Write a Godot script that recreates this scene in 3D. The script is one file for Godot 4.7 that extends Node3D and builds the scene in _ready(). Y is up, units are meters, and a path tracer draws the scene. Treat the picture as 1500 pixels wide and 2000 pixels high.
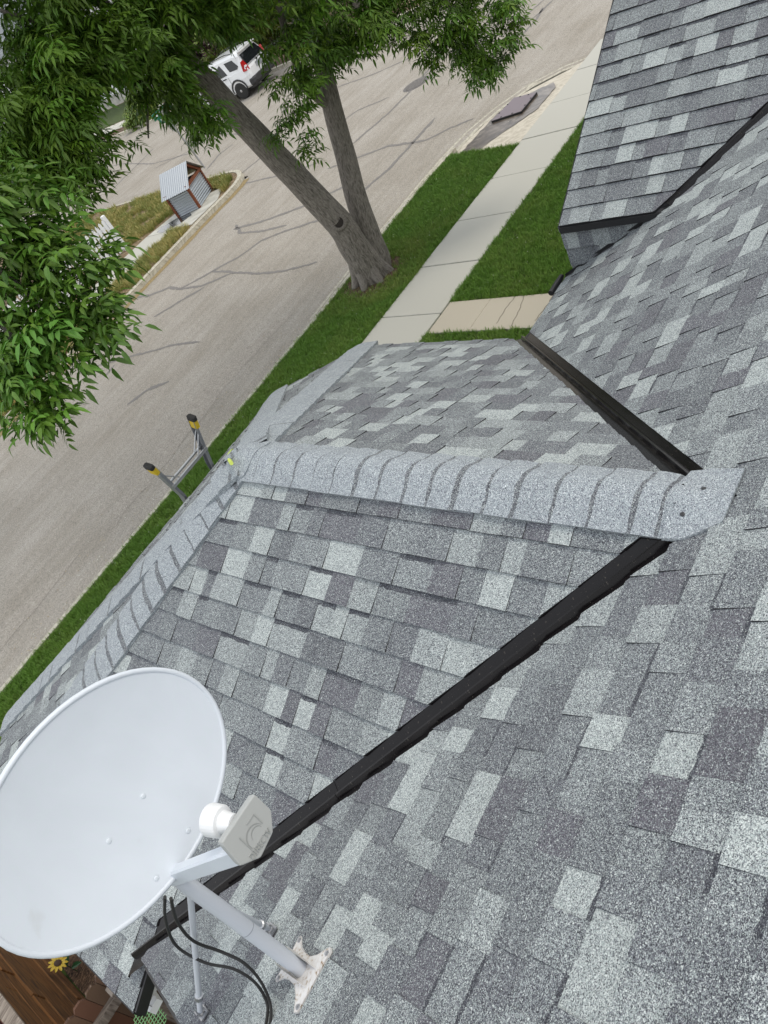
extends Node3D

# House axes: x along the main eave (parallel to the street), y towards the street, z up, zero at the lens.
# The lens stands 5.5 m above the sidewalk; Godot's y = 0 is the top of the sidewalk.
const H := 5.5
const FPX := 1510.38
const CR := Vector3(0.5027995, -0.7375111, -0.4508549)   # camera right, in house axes
const CD := Vector3(-0.7487087, -0.1109017, -0.6535565)  # camera down
const CF := Vector3(0.4320046, 0.6661668, -0.6079423)    # camera forward
const XR := 1.687
const ZR := -2.034
const ZMAIN := -1.588
const YJ := 0.893
const YA := 3.44
var rng := RandomNumberGenerator.new()
var M := {}
var names := {}

func hv(x: float, y: float, z: float) -> Vector3: return Vector3(x, z + H, -y)
func hd(v: Vector3) -> Vector3: return Vector3(v.x, v.z, -v.y)
func hp(v: Vector3) -> Vector3: return Vector3(v.x, v.z + H, -v.y)
func ray(u: float, v: float) -> Vector3: return CR * ((u - 750.0) / FPX) + CD * ((v - 1000.0) / FPX) + CF
# the ground point (house x, y) seen at a pixel of the 1500 x 2000 photograph, h metres above the sidewalk
func gp(u: float, v: float, h := 0.0) -> Vector2:
	var d := ray(u, v)
	var t := (h - H) / d.z
	return Vector2(d.x * t, d.y * t)
func gw(u: float, v: float, h := 0.0) -> Vector3:
	var p := gp(u, v, h)
	return Vector3(p.x, h, -p.y)
# the world point seen at a pixel at a horizontal distance of so many metres along the street-ward view
func dw(u: float, v: float, depth: float) -> Vector3:
	var d := ray(u, v)
	var k := depth / (d.x * 0.544 + d.y * 0.839)
	return hp(d * k)
func rnd(a: float, b: float) -> float: return rng.randf_range(a, b)

# ---------- nodes ----------
func numbered(called: String) -> String:
	names[called] = names.get(called, -1) + 1
	return called if names[called] == 0 else "%s_%03d" % [called, names[called]]
func tag(o: Node, label: String, category: String, group := "", kind := "") -> Node:
	if label != "": o.set_meta("label", label)
	if category != "": o.set_meta("category", category)
	if group != "": o.set_meta("group", group)
	if kind != "": o.set_meta("kind", kind)
	return o
func thing(called: String, label: String, category: String, at := Vector3.ZERO, turn := 0.0, group := "") -> Node3D:
	var o := Node3D.new()
	o.name = numbered(called)
	add_child(o, true)
	o.position = at
	o.rotation.y = turn
	tag(o, label, category, group)
	return o
func begin() -> SurfaceTool:
	var st := SurfaceTool.new()
	st.begin(Mesh.PRIMITIVE_TRIANGLES)
	return st
# surfaces: [SurfaceTool, Material, ...]
func put(called: String, surfaces: Array, parent: Node = null, flat := true) -> MeshInstance3D:
	var mesh := ArrayMesh.new()
	for i in range(0, surfaces.size(), 2):
		var st: SurfaceTool = surfaces[i]
		if flat: st.generate_normals()
		var before := mesh.get_surface_count()
		st.commit(mesh)
		if mesh.get_surface_count() > before:
			mesh.surface_set_material(before, surfaces[i + 1])
	var o := MeshInstance3D.new()
	o.mesh = mesh
	o.name = called if parent else numbered(called)
	(parent if parent else self).add_child(o, true)
	return o
func struct(called: String, surfaces: Array, parent: Node = null, flat := true) -> MeshInstance3D:
	var o := put(called, surfaces, parent, flat)
	if not parent: o.set_meta("kind", "structure")
	return o

# ---------- shapes ----------
func tri(st: SurfaceTool, a: Vector3, b: Vector3, c: Vector3, ua := Vector2.ZERO, ub := Vector2.ZERO, uc := Vector2.ZERO) -> void:
	st.set_smooth_group(-1)
	st.set_uv(ua); st.add_vertex(a)
	st.set_uv(ub); st.add_vertex(b)
	st.set_uv(uc); st.add_vertex(c)
func quad(st: SurfaceTool, a: Vector3, b: Vector3, c: Vector3, d: Vector3, s := 1.0) -> void:
	var w := (b - a).length() * s
	var h := (d - a).length() * s
	tri(st, a, b, c, Vector2(0, 0), Vector2(w, 0), Vector2(w, h))
	tri(st, a, c, d, Vector2(0, 0), Vector2(w, h), Vector2(0, h))
# box from its centre and three half axes, corners taken off by ch where it is not zero
func box(st: SurfaceTool, c: Vector3, ax: Vector3, ay: Vector3, az: Vector3) -> void:
	if ax.cross(ay).dot(az) < 0.0: ax = -ax
	var p := []
	for i in 8:
		p.append(c + ax * (1.0 if i & 1 else -1.0) + ay * (1.0 if i & 2 else -1.0) + az * (1.0 if i & 4 else -1.0))
	quad(st, p[4], p[6], p[7], p[5]); quad(st, p[0], p[1], p[3], p[2])
	quad(st, p[2], p[3], p[7], p[6]); quad(st, p[0], p[4], p[5], p[1])
	quad(st, p[1], p[5], p[7], p[3]); quad(st, p[0], p[2], p[6], p[4])
# a bevelled box: a chamfer of ch metres on the four upper edges and the four upright edges
func bbox(st: SurfaceTool, c: Vector3, ax: Vector3, ay: Vector3, az: Vector3, ch: float) -> void:
	var lx := ax.length(); var lz := az.length(); var ly := ay.length()
	var ex := ax / lx; var ez := az / lz; var ey := ay / ly
	var ring := func(y: float, inset: float) -> PackedVector3Array:
		var r := PackedVector3Array()
		var x := lx - inset; var z := lz - inset
		for s in [[1, 1, 0], [1, 1, 1], [-1, 1, 1], [-1, 1, 0], [-1, -1, 0], [-1, -1, 1], [1, -1, 1], [1, -1, 0]]:
			var px: float = s[0] * (x - (ch if (s[2] == 1) else 0.0))
			var pz: float = s[1] * (z - (ch if (s[2] == 0) else 0.0))
			r.append(c + ex * px + ez * pz + ey * y)
		return r
	var rings := [ring.call(-ly, 0.0), ring.call(ly - ch, 0.0), ring.call(ly, ch)]
	loft(st, rings, true, true)
# rings of equal counts joined by quads
func loft(st: SurfaceTool, rings: Array, cap_a := true, cap_b := true) -> void:
	var n: int = rings[0].size()
	for k in rings.size() - 1:
		for i in n:
			var j := (i + 1) % n
			quad(st, rings[k][i], rings[k + 1][i], rings[k + 1][j], rings[k][j])
	if cap_a: fan(st, rings[0], false)
	if cap_b: fan(st, rings[-1], true)
func fan(st: SurfaceTool, r: PackedVector3Array, flip: bool) -> void:
	var c := Vector3.ZERO
	for p in r: c += p
	c /= r.size()
	for i in r.size():
		var j := (i + 1) % r.size()
		if flip: tri(st, c, r[j], r[i])
		else: tri(st, c, r[i], r[j])
# a tube along a path with a radius at each point; normals are set, so put it with flat = false
func tube(st: SurfaceTool, path: PackedVector3Array, radii: Array, sides := 10, caps := true, lump := 0.0, vscale := 1.0) -> void:
	var n := path.size()
	var up := Vector3.UP
	var rings := []
	var norms := []
	var len := 0.0
	var lens := []
	var t0 := (path[1] - path[0]).normalized()
	if absf(t0.dot(up)) > 0.95: up = Vector3.RIGHT
	var side := t0.cross(up).normalized()
	for k in n:
		var t := (path[mini(k + 1, n - 1)] - path[maxi(k - 1, 0)]).normalized()
		side = (side - t * side.dot(t)).normalized()
		var b := t.cross(side)
		if k > 0: len += (path[k] - path[k - 1]).length()
		lens.append(len)
		var ring := PackedVector3Array()
		var nr := PackedVector3Array()
		var r: float = radii[k] if k < radii.size() else radii[-1]
		for i in sides + 1:
			var a := TAU * (i % sides) / sides
			var d := side * cos(a) + b * sin(a)
			var l := 1.0
			if lump > 0.0: l += lump * (sin(a * 3.0 + k * 0.7) * 0.6 + sin(a * 5.0 - k * 1.1) * 0.4)
			ring.append(path[k] + d * r * l)
			nr.append(d)
		rings.append(ring); norms.append(nr)
	for k in n - 1:
		for i in sides:
			var q := [[k, i], [k + 1, i], [k + 1, i + 1], [k, i], [k + 1, i + 1], [k, i + 1]]
			for e in q:
				st.set_normal(norms[e[0]][e[1]])
				st.set_uv(Vector2(float(e[1]) / sides, lens[e[0]] * vscale))
				st.add_vertex(rings[e[0]][e[1]])
	if caps:
		for e in [0, n - 1]:
			var nn := (path[0] - path[1]).normalized() if e == 0 else (path[n - 1] - path[n - 2]).normalized()
			for i in sides:
				var order := [i, i + 1] if e == 0 else [i + 1, i]
				st.set_normal(nn); st.set_uv(Vector2(0.5, 0.5)); st.add_vertex(path[e])
				st.set_normal(nn); st.set_uv(Vector2(0.5, 0)); st.add_vertex(rings[e][order[0]])
				st.set_normal(nn); st.set_uv(Vector2(0, 0.5)); st.add_vertex(rings[e][order[1]])
# a lathe about an axis: profile of (radius, along)
func lathe(st: SurfaceTool, at: Vector3, axis: Vector3, profile: Array, sides := 20) -> void:
	var ey := axis.normalized()
	var ex := ey.cross(Vector3.UP if absf(ey.y) < 0.9 else Vector3.RIGHT).normalized()
	var ez := ey.cross(ex)
	var rings := []
	for p in profile:
		var r := PackedVector3Array()
		for i in sides:
			var a := TAU * i / sides
			r.append(at + ey * p[1] + (ex * cos(a) + ez * sin(a)) * p[0])
		rings.append(r)
	loft(st, rings, true, true)
# a smooth path through points
func smooth_path(pts: Array, per := 6) -> PackedVector3Array:
	var out := PackedVector3Array()
	for i in pts.size() - 1:
		var p0: Vector3 = pts[maxi(i - 1, 0)]
		var p1: Vector3 = pts[i]
		var p2: Vector3 = pts[i + 1]
		var p3: Vector3 = pts[mini(i + 2, pts.size() - 1)]
		for k in per:
			out.append(p1.cubic_interpolate(p2, p0, p3, float(k) / per))
	out.append(pts[-1])
	return out
# a flat polygon (house x, y) at height h; uv in metres, uv2 over the whole
func flat_poly(st: SurfaceTool, poly: PackedVector2Array, h: float, uvs := 1.0) -> void:
	var idx := Geometry2D.triangulate_polygon(poly)
	for k in range(0, idx.size(), 3):
		var q := [poly[idx[k]], poly[idx[k + 1]], poly[idx[k + 2]]]
		if (q[1] - q[0]).cross(q[2] - q[0]) > 0.0: q = [q[0], q[2], q[1]]
		for p in q:
			st.set_smooth_group(-1)
			st.set_uv(p * uvs)
			st.set_uv2(p * 0.06)
			st.add_vertex(Vector3(p.x, h, -p.y))
# a slab with upright sides
func slab(st: SurfaceTool, poly: PackedVector2Array, top: float, bottom: float, uvs := 1.0) -> void:
	flat_poly(st, poly, top, uvs)
	var n := poly.size()
	for i in n:
		var a := poly[i]; var b := poly[(i + 1) % n]
		quad(st, Vector3(a.x, bottom, -a.y), Vector3(b.x, bottom, -b.y), Vector3(b.x, top, -b.y), Vector3(a.x, top, -a.y))

# ---------- materials ----------
func mat(color: Color, rough := 0.8, metal := 0.0) -> StandardMaterial3D:
	var m := StandardMaterial3D.new()
	m.albedo_color = color
	m.roughness = rough
	m.metallic = metal
	m.cull_mode = BaseMaterial3D.CULL_DISABLED
	return m
func lin(r: float, g: float, b: float) -> Color: return Color(r, g, b).linear_to_srgb()
# grains picked from a list of [weight, r, g, b (bytes)], clumped; n pixels a side
func grain_tex(n: int, sd: int, grains: Array, keep_left := 0.4, keep_up := 0.25, wobble := 0.1) -> ImageTexture:
	var r := RandomNumberGenerator.new()
	r.seed = sd
	var data := PackedByteArray()
	data.resize(n * n * 3)
	var cum := []
	var s := 0.0
	for g in grains:
		s += g[0]; cum.append(s)
	for y in n:
		for x in n:
			var o := (y * n + x) * 3
			var t := r.randf()
			var from := -1
			if t < keep_left and x > 0: from = o - 3
			elif t < keep_left + keep_up and y > 0: from = o - n * 3
			if from >= 0:
				data[o] = data[from]; data[o + 1] = data[from + 1]; data[o + 2] = data[from + 2]
			else:
				var k := r.randf() * s
				var i := 0
				while i < cum.size() - 1 and k > cum[i]: i += 1
				var w := 1.0 + r.randf_range(-wobble, wobble)
				data[o] = clampi(int(grains[i][1] * w), 0, 255)
				data[o + 1] = clampi(int(grains[i][2] * w), 0, 255)
				data[o + 2] = clampi(int(grains[i][3] * w), 0, 255)
	var im := Image.create_from_data(n, n, false, Image.FORMAT_RGB8, data)
	return ImageTexture.create_from_image(im)
# layered noise between colours; sx, sy are cells across the tile; tiles by wrapping
func noise_tex(n: int, sd: int, ramp: Array, fx: float, fy: float, oct := 4, speck := 0.0) -> ImageTexture:
	var fn := FastNoiseLite.new()
	fn.seed = sd
	fn.frequency = 1.0
	fn.noise_type = FastNoiseLite.TYPE_SIMPLEX
	fn.fractal_octaves = oct
	var r := RandomNumberGenerator.new()
	r.seed = sd
	var g := Gradient.new()
	g.offsets = PackedFloat32Array(ramp.map(func(e): return e[0]))
	g.colors = PackedColorArray(ramp.map(func(e): return e[1]))
	var im := Image.create(n, n, false, Image.FORMAT_RGB8)
	for y in n:
		for x in n:
			var a := TAU * x / n
			var b := TAU * y / n
			var v := fn.get_noise_3d(cos(a) * fx / TAU + 7.0, sin(a) * fx / TAU + sin(b) * fy / TAU * 0.61, cos(b) * fy / TAU) * 0.5 + 0.5
			if speck > 0.0: v += r.randf_range(-speck, speck)
			im.set_pixel(x, y, g.sample(clampf(v, 0.0, 1.0)))
	return ImageTexture.create_from_image(im)
func textured(tex: Texture2D, tile_m: float, rough := 0.85, tint := Color.WHITE) -> StandardMaterial3D:
	var m := mat(tint, rough)
	m.albedo_texture = tex
	m.uv1_scale = Vector3(1.0 / tile_m, 1.0 / tile_m, 1.0)
	return m

func make_materials() -> void:
	var A := [200, 206, 204]; var B := [150, 159, 158]; var C := [105, 108, 114]; var D := [50, 51, 58]; var P := [92, 90, 98]
	var mixes := {"light": [.34, .42, .14, .10, .0], "pale": [.22, .38, .22, .18, .0], "mid": [.14, .30, .30, .26, .0], "grey": [.10, .24, .36, .30, .0], "dark": [.08, .17, .35, .32, .08], "purple": [.06, .13, .14, .22, .45], "cap": [.20, .46, .28, .06, .0], "band": [.02, .06, .27, .65, .0]}
	var sd := 11
	for k in mixes:
		var w = mixes[k]
		var g := []
		var cols := [A, B, C, D, P]
		for i in 5:
			if w[i] > 0.0: g.append([w[i], cols[i][0], cols[i][1], cols[i][2] + (4 if k == "cap" else 0)])
		sd += 1
		M["shingle_" + k] = textured(grain_tex(512, sd, g, 0.24, 0.18), 0.60, 0.92)
		M["shingle_" + k].vertex_color_use_as_albedo = true
	M.asphalt_edge = mat(lin(.022, .022, .024), 0.95)
	M.deck_black = mat(lin(.03, .03, .032), 0.9)
	M.flashing = textured(grain_tex(256, 5, [[.965, 20, 18, 19], [.025, 26, 24, 24], [.01, 70, 66, 60]], .2, .2, .06), 0.5, 0.18)
	M.flashing.metallic_specular = 0.34
	M.flashing.metallic = 0.0
	M.drip = mat(lin(.015, .015, .017), 0.45)
	M.siding = textured(noise_tex(256, 3, [[0.2, Color(.74, .73, .70)], [0.8, Color(.82, .81, .79)]], 10, 10), 2.0, 0.6)
	M.soffit = mat(lin(.5, .5, .5), 0.7)
	M.white_paint = mat(lin(.75, .76, .77), 0.45)
	M.steel = mat(lin(.45, .46, .48), 0.35, 0.8)
	M.alu = mat(lin(.55, .56, .57), 0.38, 0.85)
	M.black_rubber = mat(lin(.02, .02, .02), 0.75)
	M.black_plastic = mat(lin(.025, .025, .027), 0.5)
	M.concrete = textured(noise_tex(512, 21, [[0.25, Color(.655, .65, .615)], [0.5, Color(.71, .705, .67)], [0.8, Color(.76, .755, .72)]], 9, 9, 5, 0.10), 3.0, 0.9)
	M.concrete_old = textured(noise_tex(512, 22, [[0.2, Color(.67, .64, .58)], [0.5, Color(.74, .71, .65)], [0.8, Color(.79, .765, .71)]], 14, 14, 5, 0.13), 2.0, 0.92)
	M.kerb = textured(noise_tex(256, 23, [[0.2, Color(.58, .56, .50)], [0.5, Color(.70, .68, .62)], [0.8, Color(.77, .75, .69)]], 14, 14, 5, 0.10), 1.5, 0.9)
	M.kerb.uv1_triplanar = true
	M.kerb.uv1_world_triplanar = true
	M.joint = mat(lin(.05, .045, .04), 0.95)
	# road: pale worn chip seal, with lanes of tyre wear laid over it
	M.road = textured(grain_tex(512, 31, [[.30, 180, 174, 163], [.36, 163, 158, 149], [.24, 145, 140, 132], [.10, 118, 114, 108]], .3, .2, .06), 2.2, 0.93)
	var fn := FastNoiseLite.new()
	fn.seed = 9; fn.frequency = 1.0; fn.fractal_octaves = 4
	var im := Image.create(512, 512, false, Image.FORMAT_RGB8)
	for y in 512:
		for x in 512:
			var v := fn.get_noise_2d(x / 512.0 * 5.0, y / 512.0 * 60.0) * 0.5 + fn.get_noise_2d(x / 512.0 * 9.0 + 50.0, y / 512.0 * 9.0) * 0.6
			var w := clampf(0.95 + v * 0.10, 0.0, 1.0)
			im.set_pixel(x, y, Color(w, w * (0.99 + v * 0.01), w * (0.98 + v * 0.03)))
	M.road.detail_enabled = true
	M.road.detail_albedo = ImageTexture.create_from_image(im)
	M.road.detail_blend_mode = BaseMaterial3D.BLEND_MODE_MUL
	M.road.detail_uv_layer = BaseMaterial3D.DETAIL_UV_2
	M.tar = textured(grain_tex(256, 33, [[.5, 120, 116, 112], [.3, 108, 105, 102], [.2, 136, 130, 124]], .3, .2, .06), 1.0, 0.8)
	M.lawn_soil = textured(noise_tex(256, 41, [[0.2, Color(.17, .21, .08)], [0.6, Color(.24, .32, .10)], [0.85, Color(.34, .33, .18)]], 20, 20, 5, 0.1), 2.0, 0.95)
	M.dry_soil = textured(noise_tex(256, 42, [[0.2, Color(.32, .26, .19)], [0.5, Color(.48, .41, .31)], [0.8, Color(.58, .51, .40)]], 22, 22, 5, 0.16), 2.0, 0.95)
	var bn := FastNoiseLite.new()
	bn.seed = 51; bn.frequency = 1.0; bn.noise_type = FastNoiseLite.TYPE_SIMPLEX; bn.fractal_type = FastNoiseLite.FRACTAL_RIDGED; bn.fractal_octaves = 3
	var bw := FastNoiseLite.new()
	bw.seed = 52; bw.frequency = 1.0; bw.fractal_octaves = 3
	var bim := Image.create(1024, 1024, false, Image.FORMAT_RGB8)
	var bg := Gradient.new()
	bg.offsets = PackedFloat32Array([0.0, 0.35, 0.7, 1.0])
	bg.colors = PackedColorArray([Color(.20, .185, .17), Color(.37, .35, .325), Color(.50, .475, .445), Color(.60, .575, .545)])
	for y in 1024:
		for x in 1024:
			var a := TAU * x / 1024.0
			var wob := bw.get_noise_3d(cos(a) * 1.6, sin(a) * 1.6, y / 1024.0 * 9.0) * 0.5
			var v := bn.get_noise_3d(cos(a) * 4.6 + wob, sin(a) * 4.6 + wob, y / 1024.0 * 7.0) * 0.5 + 0.5
			v += bw.get_noise_3d(cos(a) * 9.0, sin(a) * 9.0, y / 1024.0 * 40.0) * 0.30
			bim.set_pixel(x, y, bg.sample(clampf(0.15 + v * 0.75, 0.0, 1.0)))
	M.bark = textured(ImageTexture.create_from_image(bim), 1.0, 0.95)
	M.bark.heightmap_enabled = true
	M.bark.heightmap_texture = M.bark.albedo_texture
	M.bark.heightmap_scale = 1.8
	M.mulch = textured(grain_tex(256, 44, [[.4, 92, 70, 54], [.3, 64, 48, 38], [.2, 122, 98, 76], [.1, 40, 30, 24]], .55, .2, .1), 0.9, 0.95)

# ---------- the roof ----------
# a roof face: its plane through three house points, its outline given as plan points
func face(o: Vector3, plan: Array, zf: Callable, vdir_plan: Vector2) -> Dictionary:
	var e := 0.5
	var p0 := Vector3(o.x, o.y, zf.call(o.x, o.y))
	var up := Vector3(o.x + vdir_plan.x * e, o.y + vdir_plan.y * e, zf.call(o.x + vdir_plan.x * e, o.y + vdir_plan.y * e)) - p0
	var vd := up.normalized()
	var ud := Vector3(vdir_plan.y, -vdir_plan.x, 0.0).normalized()
	var poly := PackedVector2Array()
	for q in plan:
		var r := Vector3(q[0], q[1], zf.call(q[0], q[1])) - p0
		poly.append(Vector2(r.dot(ud), r.dot(vd)))
	var n := ud.cross(vd).normalized()
	if n.z < 0.0: n = -n
	return {"o": p0, "u": ud, "v": vd, "n": n, "poly": poly}
func at_face(f: Dictionary, u: float, v: float, h: float) -> Vector3:
	return hp(f.o + f.u * u + f.v * v + f.n * h)

var pieces := []    # shingle tabs before they are split into parts and the rest
func lay(f: Dictionary, expo: float, phase: float, mids: Array, butt := 0.0105, tooth := 0.006) -> void:
	var lo := Vector2(1e9, 1e9); var hi := Vector2(-1e9, -1e9)
	for p in f.poly:
		lo = lo.min(p); hi = hi.max(p)
	var v := phase
	while v + expo < lo.y: v += expo
	var row := 0
	while v < hi.y:
		row += 1
		var u := lo.x - rnd(0.0, 0.3)
		var raised := rng.randf() < 0.5
		var last := ""
		while u < hi.x:
			var w := rnd(0.08, 0.15) if rng.randf() < 0.55 else rnd(0.14, 0.26)
			var c := ""
			while c == "" or c == last:
				c = mids[rng.randi() % mids.size()]
			last = c
			var overlap := 0.016
			var jag := rnd(-0.0015, 0.0015)
			var rect := PackedVector2Array([Vector2(u, v + jag), Vector2(u + w, v + jag), Vector2(u + w, v + expo + overlap), Vector2(u, v + expo + overlap)])
			for poly in Geometry2D.intersect_polygons(rect, f.poly):
				if poly.size() < 3 or Geometry2D.is_polygon_clockwise(poly): continue
				var area := 0.0
				var mid := Vector2.ZERO
				for i in poly.size():
					area += poly[i].cross(poly[(i + 1) % poly.size()]) * 0.5
					mid += poly[i] / poly.size()
				if area < 0.0004: continue
				var b := butt + (tooth if raised else 0.0) + rnd(-0.0008, 0.0008)
				pieces.append({"f": f, "poly": poly, "v0": v, "len": expo + overlap, "b": b, "c": c, "tint": rnd(0.90, 1.08), "uv": Vector2(rnd(0, 1), rnd(0, 1)), "area": area, "mid": mid, "band": (not raised) and poly.size() == 4 and area > w * (expo + overlap) * 0.98 and rng.randf() < 0.62, "u0": u, "u1": u + w, "top": v + expo})
			u += w
			if rng.randf() < 0.85: raised = not raised
		v += expo
func piece_mesh(p: Dictionary, top: SurfaceTool, side: SurfaceTool, band: SurfaceTool = null) -> void:
	var f: Dictionary = p.f
	var poly: PackedVector2Array = p.poly
	var n := poly.size()
	var hs := []
	for q in poly:
		hs.append(0.0015 + p.b * clampf(1.0 - (q.y - p.v0) / p.len, 0.0, 1.0))
	var t := Color(p.tint, p.tint, p.tint)
	var nn := hd(f.n + f.v * (p.b / p.len)).normalized()
	var idx := Geometry2D.triangulate_polygon(poly)
	for k in range(0, idx.size(), 3):
		for j in [0, 2, 1]:
			var i: int = idx[k + j]
			top.set_color(t); top.set_normal(nn); top.set_uv(poly[i] + p.uv)
			top.add_vertex(at_face(f, poly[i].x, poly[i].y, hs[i]))
	if band and p.get("band", false):
		# the maker's strip of dark granules at the head of a low tab, with a ragged lower edge
		var steps := 7
		var low := []
		for i in steps + 1: low.append(p.top - 0.024 + rnd(-0.004, 0.004))
		for i in steps:
			var ua := lerpf(p.u0, p.u1, float(i) / steps); var ub := lerpf(p.u0, p.u1, float(i + 1) / steps)
			var q := [Vector2(ua, low[i]), Vector2(ub, low[i + 1]), Vector2(ub, p.top + 0.01), Vector2(ua, p.top + 0.01)]
			for j in [0, 2, 1, 0, 3, 2]:
				band.set_color(Color.WHITE); band.set_normal(nn); band.set_uv(q[j] + p.uv)
				band.add_vertex(at_face(f, q[j].x, q[j].y, 0.0015 + p.b * clampf(1.0 - (q[j].y - p.v0) / p.len, 0.0, 1.0) + 0.0006))
	for i in n:
		var j := (i + 1) % n
		if poly[i].y > p.v0 + p.len - 0.002 and poly[j].y > p.v0 + p.len - 0.002: continue
		var e := poly[j] - poly[i]
		var sn := hd(f.u * e.y - f.v * e.x).normalized()
		var a := at_face(f, poly[i].x, poly[i].y, -0.004)
		var b := at_face(f, poly[j].x, poly[j].y, -0.004)
		var c := at_face(f, poly[j].x, poly[j].y, hs[j])
		var d := at_face(f, poly[i].x, poly[i].y, hs[i])
		for q in [a, c, b, a, d, c]:
			side.set_normal(sn); side.set_uv(Vector2.ZERO); side.add_vertex(q)
func on_film(w: Vector3) -> Vector3:
	var h := Vector3(w.x, -w.z, w.y - H)
	var z := h.dot(CF)
	if z < 0.1: return Vector3(-1e6, 0, z)
	return Vector3(750.0 + FPX * h.dot(CR) / z, 1000.0 + FPX * h.dot(CD) / z, z)

# one bent cap over a ridge or hip: from s0 to s1 along the line from a to b; la, lb point down the two faces
func cap(parent: Node, a: Vector3, d: Vector3, la: Vector3, lb: Vector3, s0: float, s1: float, halfw: float, lift0: float, lift1: float, called := "ridge_cap") -> void:
	var top := begin(); var side := begin()
	var nup := (-(la + lb)).normalized()
	# the head of each piece carries darker granules; the next piece leaves a strip of them bare, wider on some than on others
	var ks := [0.0, 0.05, 0.30, rnd(0.45, 0.60), 0.66, 1.0]
	var hump := [0.92, 1.0, 0.92, 0.74, 0.52, 0.34]
	var head := begin()
	var rows := ks.size()
	var cols := 15
	var grid := []
	var skew := rnd(-0.003, 0.003)
	var off := rnd(0, 1)
	var r := 0.085
	var keep := 0.25 * r * (la + lb).length()
	for i in rows:
		var row := []
		for j in cols:
			var k: float = ks[i]
			if i == 3: k += rnd(-0.018, 0.018)
			var t := (float(j) / (cols - 1) * 2.0 - 1.0) * halfw
			var x := absf(t)
			var dirn := la if t < 0.0 else lb
			var pos := dirn * x
			if x < r:
				var q := t / r
				# a parabola that leaves each face smoothly
				var m := (la * (1.0 - q) * (1.0 - q) + lb * (1.0 + q) * (1.0 + q)) * 0.25 * r
				pos = m + nup * keep * 0.85 * (1.0 - q * q)
			var nn := nup
			var nface := (nup - dirn * nup.dot(dirn)).normalized()
			nn = nup.lerp(nface, clampf(x / r, 0.0, 1.0)).normalized()
			var lift: float = lift1 * 0.3 + lift0 * hump[i]
			# the lower edge of the bent piece bows down the slope
			var bow := -0.5 * (x / halfw) * (x / halfw) * 0.022 * (1.0 - k)
			var s := lerpf(s0, s1, k) + bow + skew * t / halfw * (1.0 - k)
			row.append([hp(a + d * s + pos + nn * lift), hd(nn), Vector2(t, s) + Vector2(off, off), hp(a + d * s + pos - nn * 0.004)])
		grid.append(row)
	var tint := rnd(0.94, 1.06)
	for i in rows - 1:
		for j in cols - 1:
			for e in [[i, j], [i + 1, j], [i + 1, j + 1], [i, j], [i + 1, j + 1], [i, j + 1]]:
				var g = grid[e[0]][e[1]]
				var into := head if i == 3 else top
				into.set_color(Color(tint, tint, tint)); into.set_normal(g[1]); into.set_uv(g[2]); into.add_vertex(g[0])
	for j in cols - 1:
		quad(side, grid[0][j][3], grid[0][j + 1][3], grid[0][j + 1][0], grid[0][j][0])
	for i in rows - 1:
		quad(side, grid[i][0][3], grid[i][0][0], grid[i + 1][0][0], grid[i + 1][0][3])
		var l := cols - 1
		quad(side, grid[i][l][3], grid[i + 1][l][3], grid[i + 1][l][0], grid[i][l][0])
	side.generate_normals()
	put(called, [top, M.shingle_cap, side, M.shingle_cap, head, M.shingle_dark], parent, false)
func caps_along(parent: Node, a: Vector3, b: Vector3, la: Vector3, lb: Vector3, first: float, expo: float, halfw: float, called: String) -> void:
	var d := (b - a).normalized()
	var total := (b - a).length()
	la = (la - d * la.dot(d)).normalized()
	lb = (lb - d * lb.dot(d)).normalized()
	if d.cross(la).z < 0.0:
		var sw := la
		la = lb
		lb = sw
	var s := first
	while s < total - 0.10:
		var e := expo * rnd(0.9, 1.1)
		cap(parent, a, d, la, lb, s, minf(s + e * 1.55, total - 0.03), halfw * rnd(0.98, 1.02), 0.028, 0.010, called)
		s += e

# a bent metal valley: flat wings on both faces with a raised rib on the line
func valley(parent: Node, a: Vector3, b: Vector3, na: Vector3, nb: Vector3, wa: float, wb: float, rib := 0.028) -> void:
	var d := (b - a).normalized()
	var ta := d.cross(na).normalized()
	if ta.z < 0.0: ta = -ta
	var tb := d.cross(nb).normalized()
	if tb.z < 0.0: tb = -tb
	var nm := (na + nb).normalized()
	var prof := [ta * wa + na * 0.0015, ta * 0.040 + na * 0.003, ta * 0.020 + na * 0.003, ta * 0.004 + nm * rib, tb * 0.004 + nm * rib, tb * 0.020 + nb * 0.003, tb * 0.040 + nb * 0.003, tb * wb + nb * 0.0015]
	var st := begin()
	var seg := 10
	var L := (b - a).length()
	for k in seg:
		for i in prof.size() - 1:
			var s0 := L * k / seg; var s1 := L * (k + 1) / seg
			quad(st, hp(a + d * s0 + prof[i]), hp(a + d * s1 + prof[i]), hp(a + d * s1 + prof[i + 1]), hp(a + d * s0 + prof[i + 1]))
	# the second sheet laps over the first
	var s2 := L * 0.55
	for i in prof.size() - 1:
		quad(st, hp(a + d * s2 + prof[i] + nm * 0.003), hp(a + d * (s2 + 0.003) + prof[i] + nm * 0.003), hp(a + d * (s2 + 0.003) + prof[i + 1] + nm * 0.003), hp(a + d * s2 + prof[i + 1] + nm * 0.003))
	# turned end
	for i in prof.size() - 1:
		quad(st, hp(b + prof[i]), hp(b + prof[i + 1]), hp(b + prof[i + 1] - nm * 0.012), hp(b + prof[i] - nm * 0.012))
	put("valley_flashing", [st, M.flashing], parent)

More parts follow.
